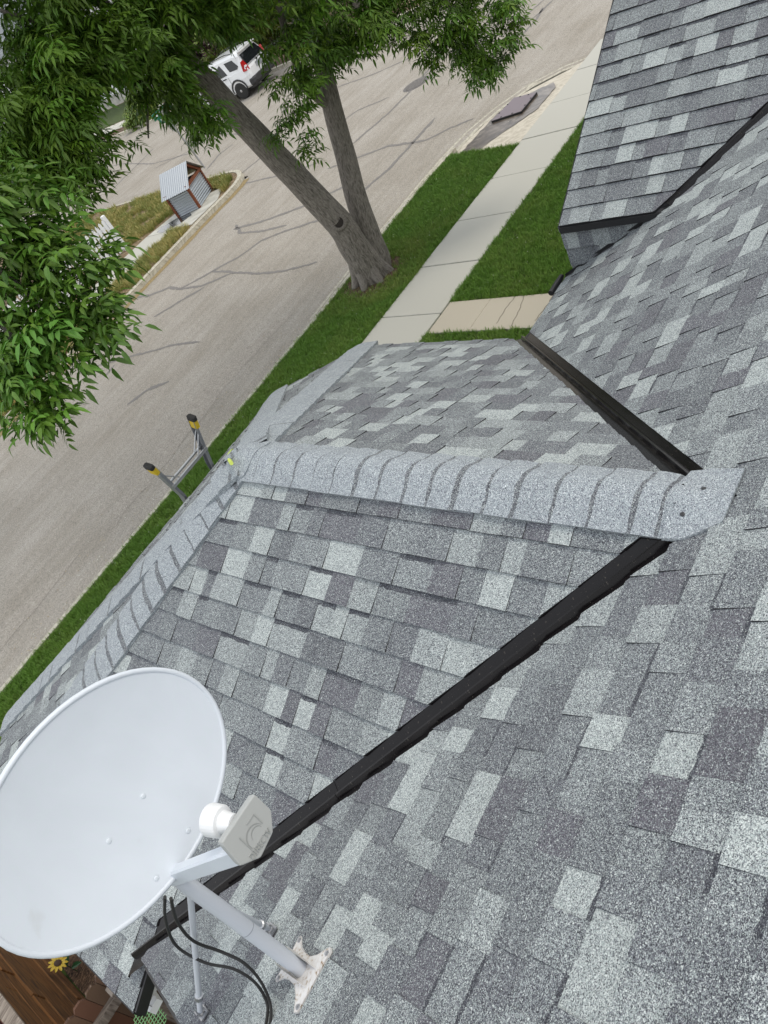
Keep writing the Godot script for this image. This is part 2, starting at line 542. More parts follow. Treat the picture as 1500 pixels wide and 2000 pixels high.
func zL(x: float, _y: float) -> float: return ZR - 0.5 * (XR - x)
func zF(x: float, _y: float) -> float: return ZR - 0.5 * (x - XR)
func zMain(_x: float, y: float) -> float: return ZMAIN - 0.5 * y
func zBack(_x: float, y: float) -> float: return ZMAIN + 1.1 + 0.5 * (y + 2.2)
func zG(x: float, _y: float) -> float: return -2.765 + 0.5 * (x - 4.845)
func zG2(x: float, _y: float) -> float: return -2.765 + 0.5 * (13.955 - x)
# plane through the apex that falls by slope along a plan direction
func z_end(x: float, y: float, dir: Vector2, slope: float) -> float: return ZR - slope * Vector2(x - XR, y - YA).dot(dir)
func deck(st: SurfaceTool, f: Dictionary, drop: float, thick: float) -> void:
	var idx := Geometry2D.triangulate_polygon(f.poly)
	for k in range(0, idx.size(), 3):
		tri(st, at_face(f, f.poly[idx[k]].x, f.poly[idx[k]].y, -drop), at_face(f, f.poly[idx[k + 2]].x, f.poly[idx[k + 2]].y, -drop), at_face(f, f.poly[idx[k + 1]].x, f.poly[idx[k + 1]].y, -drop))
		tri(st, at_face(f, f.poly[idx[k]].x, f.poly[idx[k]].y, -drop - thick), at_face(f, f.poly[idx[k + 1]].x, f.poly[idx[k + 1]].y, -drop - thick), at_face(f, f.poly[idx[k + 2]].x, f.poly[idx[k + 2]].y, -drop - thick))
	var n: int = f.poly.size()
	for i in n:
		var p: Vector2 = f.poly[i]; var q: Vector2 = f.poly[(i + 1) % n]
		quad(st, at_face(f, p.x, p.y, -drop - thick), at_face(f, q.x, q.y, -drop - thick), at_face(f, q.x, q.y, -drop), at_face(f, p.x, p.y, -drop))
# a clad board strip between two house points, set out by n
func strip(st: SurfaceTool, a: Vector3, b: Vector3, down: float, out: Vector3, up := 0.0) -> void:
	var d := Vector3(0, 0, -1)
	var m := (a + b) * 0.5 + d * (down - up) * 0.5 + out * 0.5
	box(st, hp(m), hd((b - a) * 0.5), hd(d * (down + up) * 0.5), hd(out * 0.5))

func build_house() -> void:
	rng.seed = 4021
	var house := thing("house", "house with grey laminated shingle roof, black metal valleys and bay-ended wing", "house")
	var XE := -0.79; var XF := 4.13; var YF := 5.78
	var o := 0.095    # how far the shingles stop short of a valley, in plan along an axis
	var s2 := sqrt(0.5)
	var slA: float = (ZR - zL(XE, 0.0)) / Vector2(XE - XR, 5.05 - YA).dot(Vector2(-s2, s2))
	var slB: float = (ZR - zF(XF, 0.0)) / Vector2(XF - XR, 5.08 - YA).dot(Vector2(s2, s2))
	var zE := zL(XE, 0.0)
	var slC := (ZR - zE) / (YF - YA)
	var zAf := func(x, y): return z_end(x, y, Vector2(-s2, s2), slA)
	var zBf := func(x, y): return z_end(x, y, Vector2(s2, s2), slB)
	var zCf := func(x, y): return z_end(x, y, Vector2(0, 1), slC)
	# corners of the bay: the front eave meets the slanted eaves where the planes are at eave height
	var ax := XR + (-((ZR - zE) / slA) / s2 + (YF - YA))   # on the left: -x + y = run / s2
	var bx := XR + (((ZR - zE) / slB) / s2 - (YF - YA))
	var all := ["light", "light", "pale", "pale", "mid", "mid", "mid", "grey", "grey", "grey", "dark", "dark", "purple"]
	var vs := XR + YJ          # x + y on the left valley
	var vd := YJ - XR          # y - x on the right valley
	var vg := 7.2              # x + y on the far valley
	var fL := face(Vector3(XE, 0, 0), [[XR, vs + o - XR], [XR, YA], [XE, 5.05], [XE, 3.08], [vs + o - 3.08, 3.08]], zL, Vector2(1, 0))
	var fF := face(Vector3(XF, 0, 0), [[XR, vd + o + XR], [XF, vd + o + XF], [XF, 5.08], [XR, YA]], zF, Vector2(-1, 0))
	var fA := face(Vector3(XE, 5.05, 0), [[XR, YA], [ax, YF], [XE, 5.05]], zAf, Vector2(s2, -s2))
	var fC := face(Vector3(XR, YF, 0), [[XR, YA], [bx, YF], [ax, YF]], zCf, Vector2(0, -1))
	var fB := face(Vector3(XF, 5.08, 0), [[XR, YA], [XF, 5.08], [bx, YF]], zBf, Vector2(-s2, -s2))
	var fR := face(Vector3(0, 3.29, 0), [[-0.585, -2.2], [9.4 - 0.1, -2.2], [4.885, vg - 4.885 - o * 0.7], [4.885, 3.29], [3.29 - vd + o, 3.29], [XR, YJ - o * 0.75], [-0.585, vs + 0.585 - o * 0.75]], zMain, Vector2(0, -1))
	var fG := face(Vector3(4.845, 0, 0), [[4.845, 3.18], [4.845, vg + o * 0.8 - 4.845], [9.4, vg + o * 0.8 - 9.4], [9.4, 3.18]], zG, Vector2(1, 0))
	var fG2 := face(Vector3(13.955, 0, 0), [[13.955, 3.18], [9.4, 3.18], [9.4, -2.2], [13.955, 2.355]], zG2, Vector2(-1, 0))
	var fK := face(Vector3(0, -7.7, 0), [[-0.62, -2.2], [-0.62, -7.7], [20, -7.7], [20, -2.2]], zBack, Vector2(0, 1))
	var fR2 := face(Vector3(0, 3.29, 0), [[9.4, -2.2], [20, -2.2], [20, 3.29], [13.955, 3.29], [13.955, 2.355]], zMain, Vector2(0, -1))
	var faces := [fL, fF, fA, fC, fB, fR, fG, fG2, fK, fR2]
	# the deck is the roof part itself; it also closes the valleys
	var st := begin()
	for f in faces: deck(st, f, 0.006, 0.03)
	for strip_ in [[fL, [[XR, vs - XR], [XR, vs + o - XR], [vs + o - 3.08, 3.08], [vs - 3.08, 3.08]], zL, Vector3(XE, 0, 0), Vector2(1, 0)]]:
		deck(st, face(strip_[3], strip_[1], strip_[2], strip_[4]), 0.006, 0.03)
	deck(st, face(Vector3(XF, 0, 0), [[XR, vd + XR], [XF, vd + XF], [XF, vd + o + XF], [XR, vd + o + XR]], zF, Vector2(-1, 0)), 0.006, 0.03)
	deck(st, face(Vector3(0, 3.29, 0), [[XR, YJ], [XR, YJ - o * 0.75], [3.29 - vd + o, 3.29], [3.29 - vd, 3.29]], zMain, Vector2(0, -1)), 0.006, 0.03)
	deck(st, face(Vector3(0, 3.29, 0), [[-0.585, vs + 0.585], [-0.585, vs + 0.585 - o * 0.75], [XR, YJ - o * 0.75], [XR, YJ]], zMain, Vector2(0, -1)), 0.006, 0.03)
	deck(st, face(Vector3(0, 3.29, 0), [[4.885, vg - 4.885], [4.885, vg - 4.885 - o * 0.7], [9.3, -2.2], [9.4, -2.2]], zMain, Vector2(0, -1)), 0.006, 0.03)
	deck(st, face(Vector3(4.845, 0, 0), [[4.845, vg - 4.845], [9.4, vg - 9.4], [9.4, vg + o * 0.8 - 9.4], [4.845, vg + o * 0.8 - 4.845]], zG, Vector2(1, 0)), 0.006, 0.03)
	var roof := put("roof", [st, M.deck_black], house)
	# shingles
	lay(fL, 0.1432, 0.1116 - 0.1432, all)
	lay(fF, 0.1432, -0.01, all)
	lay(fA, 0.1432, -0.01, all)
	lay(fC, 0.1432, -0.01, all)
	lay(fB, 0.1432, -0.01, all)
	lay(fR, 0.1432, -0.012, all)
	lay(fG, 0.1512, -0.008, all)
	lay(fG2, 0.1512, -0.008, all)
	lay(fK, 0.1432, -0.012, all)
	lay(fR2, 0.1432, -0.012, all)
	var ranked := []
	for p in pieces:
		var q := on_film(at_face(p.f, p.mid.x, p.mid.y, 0.0))
		p.size = 0.0
		if q.x > -40 and q.x < 1540 and q.y > -40 and q.y < 2040:
			var c := hp(p.f.o + p.f.u * p.mid.x + p.f.v * p.mid.y) - Vector3(0, H, 0)
			p.size = p.area / c.length_squared() * maxf(0.0, -c.normalized().dot(hd(p.f.n)))
		ranked.append(p)
	ranked.sort_custom(func(a, b): return a.size > b.size)
	var rest := {}
	var side_rest := begin()
	var band_rest := begin()
	for i in ranked.size():
		var p: Dictionary = ranked[i]
		if i < 300:
			var t := begin(); var s := begin(); var bd := begin()
			piece_mesh(p, t, s, bd)
			var sf := [t, M["shingle_" + p.c], s, M.asphalt_edge]
			if p.band: sf.append_array([bd, M.shingle_band])
			put("shingle", sf, roof, false)
		else:
			if not rest.has(p.c): rest[p.c] = begin()
			piece_mesh(p, rest[p.c], side_rest, band_rest)
	var surf := []
	for c in rest: surf.append_array([rest[c], M["shingle_" + c]])
	surf.append_array([side_rest, M.asphalt_edge, band_rest, M.shingle_band])
	var rs := put("shingle_field", surf, roof, false)
	rs.set_meta("kind", "stuff")
	# caps: the ridge is laid from the apex back to the main roof, the hips from the eaves up
	var J := Vector3(XR, YJ, ZR); var Apex := Vector3(XR, YA, ZR)
	var dnL := Vector3(-1, 0, -0.5); var dnF := Vector3(1, 0, -0.5)
	var dnA := Vector3(-s2, s2, -slA); var dnB := Vector3(s2, s2, -slB); var dnC := Vector3(0, 1, -slC)
	caps_along(roof, Vector3(XF, 5.08, zF(XF, 0)), Apex, dnB, dnF, -0.02, 0.145, 0.15, "hip_cap")
	caps_along(roof, Vector3(XE, 5.05, zE), Apex, dnL, dnA, -0.02, 0.145, 0.15, "hip_cap")
	caps_along(roof, Vector3(bx, YF, zE), Apex, dnC, dnB, -0.02, 0.145, 0.15, "hip_cap")
	caps_along(roof, Vector3(ax, YF, zE), Apex, dnA, dnC, -0.02, 0.145, 0.15, "hip_cap")
	caps_along(roof, Apex + Vector3(0, -0.02, 0.004), J + Vector3(0, 0.09, 0.004), dnF, dnL, 0.0, 0.152, 0.155, "ridge_cap")
	# the last cap runs from the ridge up on to the main roof
	var top := begin(); var sd := begin()
	var rows := 12; var cols := 15
	var gr := []
	for i in rows:
		var y := lerpf(1.04, 0.835, float(i) / (rows - 1))
		var rr := []
		for j in cols:
			var t := float(j) / (cols - 1) * 2.0 - 1.0
			var x := XR + t * lerpf(0.155, 0.17, float(i) / rows) * (1.0 - maxf(0.0, float(i - 4)) * 0.045 * absf(t) * absf(t))
			var zw := ZR - 0.5 * sqrt((x - XR) * (x - XR) + 0.0009) + 0.012
			var zm := ZMAIN - 0.5 * y
			var k := clampf((zw - zm) / 0.05 * 0.5 + 0.5, 0.0, 1.0)
			var z := lerpf(zm, zw, k) + 0.05 * k * (1.0 - k) + lerpf(0.020, 0.036, k)
			rr.append([hv(x, y, z), Vector2(x, y), hv(x, y, z - 0.016)])
		gr.append(rr)
	for i in rows - 1:
		for j in cols - 1:
			var q := [gr[i][j], gr[i + 1][j], gr[i + 1][j + 1], gr[i][j + 1]]
			for e in [0, 1, 2, 0, 2, 3]:
				top.set_color(Color.WHITE); top.set_smooth_group(0); top.set_uv(q[e][1]); top.add_vertex(q[e][0])
	top.generate_normals()
	for i in rows - 1:
		quad(sd, gr[i][0][2], gr[i][0][0], gr[i + 1][0][0], gr[i + 1][0][2]); quad(sd, gr[i][cols - 1][2], gr[i + 1][cols - 1][2], gr[i + 1][cols - 1][0], gr[i][cols - 1][0])
	for j in cols - 1:
		quad(sd, gr[0][j][2], gr[0][j + 1][2], gr[0][j + 1][0], gr[0][j][0]); quad(sd, gr[rows - 1][j][2], gr[rows - 1][j][0], gr[rows - 1][j + 1][0], gr[rows - 1][j + 1][2])
	sd.generate_normals()
	put("ridge_cap", [top, M.shingle_cap, sd, M.shingle_cap], roof, false)
	# the piece that covers the apex, bent over all five faces
	var atop := begin(); var asd := begin()
	var ag := []
	var an := 13
	for i in an:
		var row := []
		for j in an:
			var a := float(i) / (an - 1) * 2.0 - 1.0; var b := float(j) / (an - 1) * 2.0 - 1.0
			var x := XR + b * 0.16 * sqrt(1.0 - a * a * 0.35); var y := YA + 0.03 + a * 0.16 * sqrt(1.0 - b * b * 0.35)
			var zs := [zL(x, y), zF(x, y), zAf.call(x, y), zBf.call(x, y), zCf.call(x, y)]
			var acc := 0.0
			for z in zs: acc += exp(-60.0 * (float(z) - ZR))
			var z2 := ZR - log(acc) / 60.0 + 0.046
			row.append([hv(x, y, z2), Vector2(x, y), hv(x, y, z2 - 0.026)])
		ag.append(row)
	for i in an - 1:
		for j in an - 1:
			var q := [ag[i][j], ag[i + 1][j], ag[i + 1][j + 1], ag[i][j + 1]]
			for e in [0, 1, 2, 0, 2, 3]:
				atop.set_color(Color.WHITE); atop.set_smooth_group(0); atop.set_uv(q[e][1]); atop.add_vertex(q[e][0])
	atop.generate_normals()
	for i in an - 1:
		quad(asd, ag[i][0][2], ag[i][0][0], ag[i + 1][0][0], ag[i + 1][0][2]); quad(asd, ag[i][an - 1][2], ag[i + 1][an - 1][2], ag[i + 1][an - 1][0], ag[i][an - 1][0])
		quad(asd, ag[0][i][2], ag[0][i + 1][2], ag[0][i + 1][0], ag[0][i][0]); quad(asd, ag[an - 1][i][2], ag[an - 1][i][0], ag[an - 1][i + 1][0], ag[an - 1][i + 1][2])
	asd.generate_normals()
	put("apex_cap", [atop, M.shingle_cap, asd, M.shingle_cap], roof, false)
	for q in [[XR - 0.075, 0.985], [XR + 0.03, 0.945]]:
		var nl := begin()
		var nz: float = ZR - 0.5 * sqrt((q[0] - XR) * (q[0] - XR) + 0.0009) + 0.048
		lathe(nl, hv(q[0], q[1], nz), hd(Vector3(0.35 * signf(q[0] - XR), 0, 1)), [[0.0085, 0.0], [0.0085, 0.0025], [0.004, 0.004]], 10)
		put("nail_head", [nl, M.black_plastic], roof)
	# valleys
	valley(roof, J + Vector3(-0.03, 0.03, -0.015), Vector3(-0.60, vs + 0.60, zL(-0.60, 0)), fL.n, fR.n, 0.13, 0.11)
	valley(roof, J + Vector3(0.03, 0.03, -0.015), Vector3(XF + 0.02, vd + XF + 0.02, zF(XF + 0.02, 0)), fF.n, fR.n, 0.13, 0.11)
	valley(roof, Vector3(9.3, vg - 9.3, zG(9.3, 0)), Vector3(4.87, vg - 4.87, zG(4.87, 0)), fG.n, fR.n, 0.12, 0.10)
	# edges: black drip metal under the shingles, fascia boards, soffits
	var dr := begin()
	strip(dr, Vector3(XE, 3.08, zE), Vector3(XE, 5.05, zE), 0.06, Vector3(-0.012, 0, 0))
	strip(dr, Vector3(XE, 5.05, zE), Vector3(ax, YF, zE), 0.06, Vector3(-0.008, 0.008, 0))
	strip(dr, Vector3(ax, YF, zE), Vector3(bx, YF, zE), 0.06, Vector3(0, 0.012, 0))
	strip(dr, Vector3(bx, YF, zE), Vector3(XF, 5.08, zE), 0.06, Vector3(0.008, 0.008, 0))
	strip(dr, Vector3(XF, 5.08, zE), Vector3(XF, 3.4, zE), 0.06, Vector3(0.012, 0, 0))
	strip(dr, Vector3(XF - 0.02, 3.295, zMain(0, 3.29)), Vector3(4.86, 3.295, zMain(0, 3.29)), 0.06, Vector3(0, 0.012, 0))
	strip(dr, Vector3(vs - 3.08 + 0.02, 3.075, zL(vs - 3.08, 0)), Vector3(XE, 3.075, zE), 0.07, Vector3(0, -0.012, 0), 0.004)
	strip(dr, Vector3(-0.587, 3.0, zMain(0, 3.0)), Vector3(-0.587, -2.2, zMain(0, -2.2)), 0.06, Vector3(-0.012, 0, 0))
	strip(dr, Vector3(4.84, 3.18, zG(4.84, 0)), Vector3(4.84, 2.36, zG(4.84, 0)), 0.05, Vector3(-0.012, 0, 0))
	strip(dr, Vector3(4.845, 3.183, zG(4.845, 0)), Vector3(9.4, 3.183, zG(9.4, 0)), 0.05, Vector3(0, 0.012, 0))
	put("drip_edge", [dr, M.drip], roof)
	var so := begin()
	var wing := PackedVector2Array([Vector2(XE + .02, 3.1), Vector2(XE + .02, 5.04), Vector2(ax + .01, YF - .02), Vector2(bx - .01, YF - .02), Vector2(XF - .02, 5.07), Vector2(XF - .02, 3.3)])
	slab(so, wing, H + zE - 0.05, H + zE - 0.08)
	slab(so, PackedVector2Array([Vector2(XF, 3.28), Vector2(4.9, 3.28), Vector2(4.9, 2.6), Vector2(XF, 2.6)]), H + zMain(0, 3.29) - 0.06, H + zMain(0, 3.29) - 0.09)
	put("soffit", [so, M.soffit], house)
	# walls: clapboards on the wing and the gable end
	var ground := 0.0
	var k := 0.35
	var wpoly := [Vector2(XE + k, 3.1), Vector2(XE + k, 5.05 - k * 0.4), Vector2(ax + k * 0.4, YF - k), Vector2(bx - k * 0.4, YF - k), Vector2(XF - k, 5.08 - k * 0.4), Vector2(XF - k, 2.95), Vector2(9.0, 2.95), Vector2(9.0, -7.3), Vector2(-0.45, -7.3), Vector2(-0.45, 3.1)]
	var wl := begin()
	slab(wl, PackedVector2Array(wpoly), H + zE - 0.081, ground - 0.3)
	var wall := put("wall", [wl, M.siding], house)
	for i in 7:
		var a: Vector2 = wpoly[i]; var b: Vector2 = wpoly[i + 1]
		var out := Vector2((b - a).y, -(b - a).x).normalized() * -1.0
		for r in 12:
			var z := 0.25 + r * 0.16
			if z + 0.16 > H + zE - 0.08: break
			var bs := begin()
			var a3 := Vector3(a.x, z, -a.y); var b3 := Vector3(b.x, z, -b.y); var o3 := Vector3(out.x, 0, -out.y)
			loft(bs, [PackedVector3Array([a3, a3 + o3 * 0.018, a3 + Vector3(0, 0.156, 0) + o3 * 0.006, a3 + Vector3(0, 0.156, 0)]), PackedVector3Array([b3, b3 + o3 * 0.018, b3 + Vector3(0, 0.156, 0) + o3 * 0.006, b3 + Vector3(0, 0.156, 0)])])
			put("clapboard", [bs, M.siding], wall)
	# left gable triangle of the main roof
	var gt := begin()
	for y in [[3.05, -2.2], [-2.2, -7.4]]:
		var ya: float = y[0]; var yb: float = y[1]
		var za: float = zMain(0, ya) if ya > -2.3 and yb > -2.3 else zBack(0, ya)
		var zb: float = zMain(0, yb) if ya > -2.1 else zBack(0, yb)
		quad(gt, hv(-0.45, ya, zE - 0.09), hv(-0.45, yb, zE - 0.09), hv(-0.45, yb, zb - 0.05), hv(-0.45, ya, za - 0.05))
	put("gable_wall", [gt, M.siding], house)
	# the cross wing's shingled side wall above the main roof, and its gable end
	var xw := 4.885
	var cw := begin()
	box(cw, hv(xw + 0.08, 2.62, (-2.80 - 3.34) * 0.5), Vector3(0.07, 0, 0), Vector3(0, 0.27, 0), Vector3(0, 0, 0.60))
	var side_wall := put("side_wall", [cw, M.deck_black], house)
	var fw := {"o": Vector3(xw, 3.215, -3.30), "u": Vector3(0, -1, 0), "v": Vector3(0, 0, 1), "n": Vector3(-1, 0, 0)}
	fw.poly = PackedVector2Array([Vector2(0, 0.045), Vector2(0.0, 0.52), Vector2(0.93, 0.52), Vector2(0.93, 0.505)])
	pieces = []
	lay(fw, 0.15, 0.045 - 0.02, all, 0.014, 0.0)
	for p in pieces:
		var t := begin(); var s := begin()
		piece_mesh(p, t, s)
		put("wall_shingle", [t, M["shingle_" + p.c], s, M.asphalt_edge], side_wall, false)
	var fl := begin()
	# step flashing where the side wall meets the main roof
	var pa := Vector3(xw, 3.30, zMain(0, 3.30)); var pb := Vector3(xw, 2.33, zMain(0, 2.33))
	quad(fl, hp(pa + Vector3(-0.03, 0, 0.013)), hp(pb + Vector3(-0.03, 0, 0.013)), hp(pb + Vector3(-0.004, 0, 0.016)), hp(pa + Vector3(-0.004, 0, 0.016)))
	quad(fl, hp(pa + Vector3(-0.009, 0, 0.014)), hp(pb + Vector3(-0.009, 0, 0.014)), hp(pb + Vector3(-0.009, 0, 0.035)), hp(pa + Vector3(-0.009, 0, 0.035)))
	put("step_flashing", [fl, M.drip], roof)
	# short black gutter end at the main eave
	var gu := begin()
	tube(gu, PackedVector3Array([hv(4.66, 3.335, -3.225), hv(4.80, 3.335, -3.225), hv(4.875, 3.33, -3.215)]), [0.024, 0.028, 0.02], 10)
	put("gutter_end", [gu, M.drip], house, false)
	var ge := begin()
	var gp_ := [hv(4.98, 3.10, -5.6), hv(13.8, 3.10, -5.6), hv(13.8, 3.10, -2.82), hv(9.4, 3.10, -0.55), hv(4.98, 3.10, -2.80)]
	tri(ge, gp_[0], gp_[1], gp_[2]); tri(ge, gp_[0], gp_[2], gp_[4]); tri(ge, gp_[4], gp_[2], gp_[3])
	put("gable_wall", [ge, M.siding], house)

# ---------- ground, street, kerbs ----------
const RD := -0.13   # road surface
func arc(c: Vector2, r: float, a0: float, a1: float, n: int) -> Array:
	var out := []
	for i in n + 1:
		var a := deg_to_rad(lerpf(a0, a1, float(i) / n))
		out.append(c + Vector2(cos(a), sin(a)) * r)
	return out
# a kerb: profile swept along a line of house (x, y); the road lies on the side given by sgn
func kerb_run(pts: Array, w: float, top: float, sgn: float, called := "kerb", pan := 0.0) -> Array:
	var st := begin()
	var outer := []
	var seg_len := 0.0
	for i in pts.size():
		var t: Vector2 = (pts[mini(i + 1, pts.size() - 1)] - pts[maxi(i - 1, 0)]).normalized()
		outer.append(Vector2(t.y, -t.x) * sgn)
	var prof := [[-w, top - 0.2], [-w, top], [-0.03, top], [-0.008, top - 0.012], [0.0, top - 0.04], [0.012, RD + 0.004], [0.012, RD - 0.05]]
	if pan > 0.0: prof = [[-w, top - 0.2], [-w, top], [-0.03, top], [-0.008, top - 0.012], [0.0, top - 0.04], [0.02, RD - 0.008], [0.03, RD - 0.014], [pan, RD + 0.004], [pan, RD - 0.05]]
	for i in pts.size() - 1:
		for k in prof.size() - 1:
			var q := []
			for e in [[i, k], [i + 1, k], [i + 1, k + 1], [i, k + 1]]:
				var p: Vector2 = pts[e[0]] + outer[e[0]] * prof[e[1]][0]
				q.append(Vector3(p.x, prof[e[1]][1], -p.y))
			quad(st, q[0], q[1], q[2], q[3])
	struct(called, [st, M.kerb])
	return outer
func crack(parent: Node, px: Array, w: float) -> void:
	var pts := []
	for q in px: pts.append(gp(q[0], q[1], RD))
	var dense := []
	for i in pts.size() - 1:
		var n := maxi(2, int((pts[i + 1] - pts[i]).length() / 0.12))
		for k in n:
			var p: Vector2 = pts[i].lerp(pts[i + 1], float(k) / n)
			dense.append(p + Vector2(rnd(-1, 1), rnd(-1, 1)) * 0.022)
	dense.append(pts[-1])
	var st := begin()
	for i in dense.size() - 1:
		var t: Vector2 = (dense[i + 1] - dense[i]).normalized()
		var nrm := Vector2(-t.y, t.x)
		var f0 := 0.35 if (i == 0) else rnd(0.6, 1.25)
		var f1 := 0.35 if (i == dense.size() - 2) else rnd(0.6, 1.25)
		var a: Vector2 = dense[i] + nrm * w * f0 * 0.5; var b: Vector2 = dense[i] - nrm * w * f0 * 0.5
		var c: Vector2 = dense[i + 1] - nrm * w * f1 * 0.5; var d: Vector2 = dense[i + 1] + nrm * w * f1 * 0.5
		quad(st, Vector3(a.x, RD + 0.004, -a.y), Vector3(b.x, RD + 0.004, -b.y), Vector3(c.x, RD + 0.004, -c.y), Vector3(d.x, RD + 0.004, -d.y))
	put("tar_seam", [st, M.tar], parent)
func ragged(poly: Array, amount: float, step := 0.12) -> PackedVector2Array:
	var out := PackedVector2Array()
	for i in poly.size():
		var a: Vector2 = poly[i]; var b: Vector2 = poly[(i + 1) % poly.size()]
		var n := maxi(1, int((b - a).length() / step))
		for k in n:
			out.append(a.lerp(b, float(k) / n) + Vector2(rnd(-amount, amount), rnd(-amount, amount)))
	return out
func px_poly(px: Array, h: float) -> Array:
	return px.map(func(q): return gp(q[0], q[1], h))

var kerb_near := []
func build_ground() -> void:
	rng.seed = 5150
	var g := begin()
	flat_poly(g, PackedVector2Array([Vector2(-500, -500), Vector2(500, -500), Vector2(500, 700), Vector2(-500, 700)]), -0.30)
	struct("ground", [g, M.dry_soil])
	var r := begin()
	flat_poly(r, PackedVector2Array([Vector2(-90, 10.0), Vector2(16.0, 10.0), Vector2(16.0, -90), Vector2(26.0, -90), Vector2(26.0, 130), Vector2(15.4, 130), Vector2(15.4, 19.4), Vector2(-90, 19.4)]), RD)
	var road := struct("road", [r, M.road])
	# near block: straight kerb, then the corner
	kerb_near = [Vector2(-60, 10.42), Vector2(-20, 10.42), Vector2(0, 10.42), Vector2(4, 10.38), Vector2(8, 10.42), Vector2(10.6, 10.58), Vector2(12.4, 10.62), Vector2(13.4, 10.6), Vector2(14.3, 10.52), Vector2(15.1, 10.25), Vector2(15.75, 9.85), Vector2(16.15, 9.25), Vector2(16.3, 8.5), Vector2(16.35, 6), Vector2(16.4, -60)]
	var near := PackedVector2Array(kerb_near.slice(0, 7))
	near.append_array([Vector2(13.12, 10.47), Vector2(12.86, 8.66), Vector2(16.12, 8.66), Vector2(16.2, 6), Vector2(16.25, -60), Vector2(-60, -60)])
	var n := begin()
	flat_poly(n, near, -0.03)
	struct("lawn_soil", [n, M.lawn_soil])
	kerb_run(kerb_near.slice(0, 5), 0.11, 0.0, -1.0, "kerb")
	kerb_run(kerb_near.slice(4, 8), 0.12, 0.0, -1.0, "kerb", 0.30)
	kerb_run(kerb_near.slice(7, 15), 0.14, -0.085, -1.0, "kerb", 0.30)
	# sidewalk slabs
	var sw := begin()
	slab(sw, PackedVector2Array([Vector2(-24, 7.47), Vector2(16.1, 7.47), Vector2(16.1, 8.66), Vector2(-24, 8.66)]), -0.022, -0.2)
	var walk := struct("sidewalk", [sw, M.joint])
	for i in range(-12, 7):
		var x0 := 7.70 + 1.3217 * i
		var st := begin()
		bbox(st, Vector3(x0 + 0.66, -0.035 + rnd(-0.004, 0.004), -8.065), Vector3(0.6515, 0, 0), Vector3(0, 0.035, 0), Vector3(0, 0, 0.60), 0.007)
		put("slab", [st, M.concrete], walk)
	# entry walk
	var ew := begin()
	slab(ew, PackedVector2Array([Vector2(7.235, 3.0), Vector2(7.97, 3.0), Vector2(7.97, 7.44), Vector2(7.235, 7.44)]), -0.03, -0.2)
	var entry := struct("entry_walk", [ew, M.joint])
	var cuts := [7.435, 6.69, 5.62, 4.4, 3.2]
	for i in 4:
		var st := begin()
		var ya: float = cuts[i]; var yb: float = cuts[i + 1]
		bbox(st, Vector3(7.602, -0.042, -(ya + yb) * 0.5), Vector3(0.366, 0, 0), Vector3(0, 0.035, 0), Vector3(0, 0, (ya - yb) * 0.5 - 0.003), 0.005)
		put("slab", [st, M.concrete_old], entry)
	for c in [[[1008, 578], [990, 600], [970, 632]], [[1025, 575], [1015, 605], [998, 638]], [[1086, 568], [1070, 595], [1045, 627]]]:
		var st := begin()
		var pts := []
		for q in c: pts.append(gp(q[0], q[1], -0.006))
		for i in pts.size() - 1:
			for k in 6:
				var a: Vector2 = pts[i].lerp(pts[i + 1], k / 6.0); var b: Vector2 = pts[i].lerp(pts[i + 1], (k + 1) / 6.0)
				a += Vector2(0, sin(k * 2.1) * 0.008); b += Vector2(0, sin((k + 1) * 2.1) * 0.008)
				quad(st, Vector3(a.x, -0.0035, -a.y), Vector3(a.x, -0.0035, -a.y - 0.007), Vector3(b.x, -0.0035, -b.y - 0.007), Vector3(b.x, -0.0035, -b.y))
		put("crack", [st, M.joint], entry)
	# corner apron, sloping to the gutter
	var ap := begin()
	var inner := [Vector2(12.86, 8.675), Vector2(13.6, 8.675), Vector2(14.4, 8.675), Vector2(15.2, 8.675), Vector2(16.05, 8.675)]
	var outr := [Vector2(13.12, 10.47), Vector2(13.9, 10.44), Vector2(14.75, 10.26), Vector2(15.45, 9.88), Vector2(16.05, 9.0)]
	for i in 4:
		quad(ap, Vector3(inner[i].x, -0.012, -inner[i].y), Vector3(inner[i + 1].x, -0.012, -inner[i + 1].y), Vector3(outr[i + 1].x, -0.09, -outr[i + 1].y), Vector3(outr[i].x, -0.09, -outr[i].y))
	var apron := struct("corner_ramp", [ap, M.concrete_old])
	# wet silt on the ramp, and a pale strip along the gutter
	M.silt = textured(noise_tex(256, 61, [[0.2, Color(.24, .21, .18)], [0.5, Color(.36, .32, .28)], [0.8, Color(.48, .45, .41)]], 8, 8, 5, 0.06), 1.5, 0.28)
	var sl := begin()
	var silt := ragged([Vector2(13.2, 10.30), Vector2(13.15, 9.75), Vector2(13.7, 9.35), Vector2(14.3, 8.95), Vector2(15.1, 8.92), Vector2(15.4, 9.1), Vector2(15.2, 9.9), Vector2(14.7, 10.2)], 0.03)
	var idx := Geometry2D.triangulate_polygon(silt)
	for k in range(0, idx.size(), 3):
		var q := []
		for j in [0, 2, 1]:
			var p: Vector2 = silt[idx[k + j]]
			q.append(Vector3(p.x, lerpf(-0.012, -0.09, clampf((p.y - 8.675) / 1.6, 0, 1.15)) + 0.012, -p.y))
		tri(sl, q[0], q[1], q[2], Vector2(q[0].x, q[0].z), Vector2(q[1].x, q[1].z), Vector2(q[2].x, q[2].z))
	put("wet_silt", [sl, M.silt], apron)
	M.water = mat(lin(.045, .045, .045), 0.04)
	M.water.metallic_specular = 0.9
	var wa := begin()
	var strip_pts := []
	for i in 14: strip_pts.append(Vector2(9.9 + i * 0.24, 10.63 + 0.03 * sin(i * 0.7) + (0.03 if i > 8 else 0.0)))
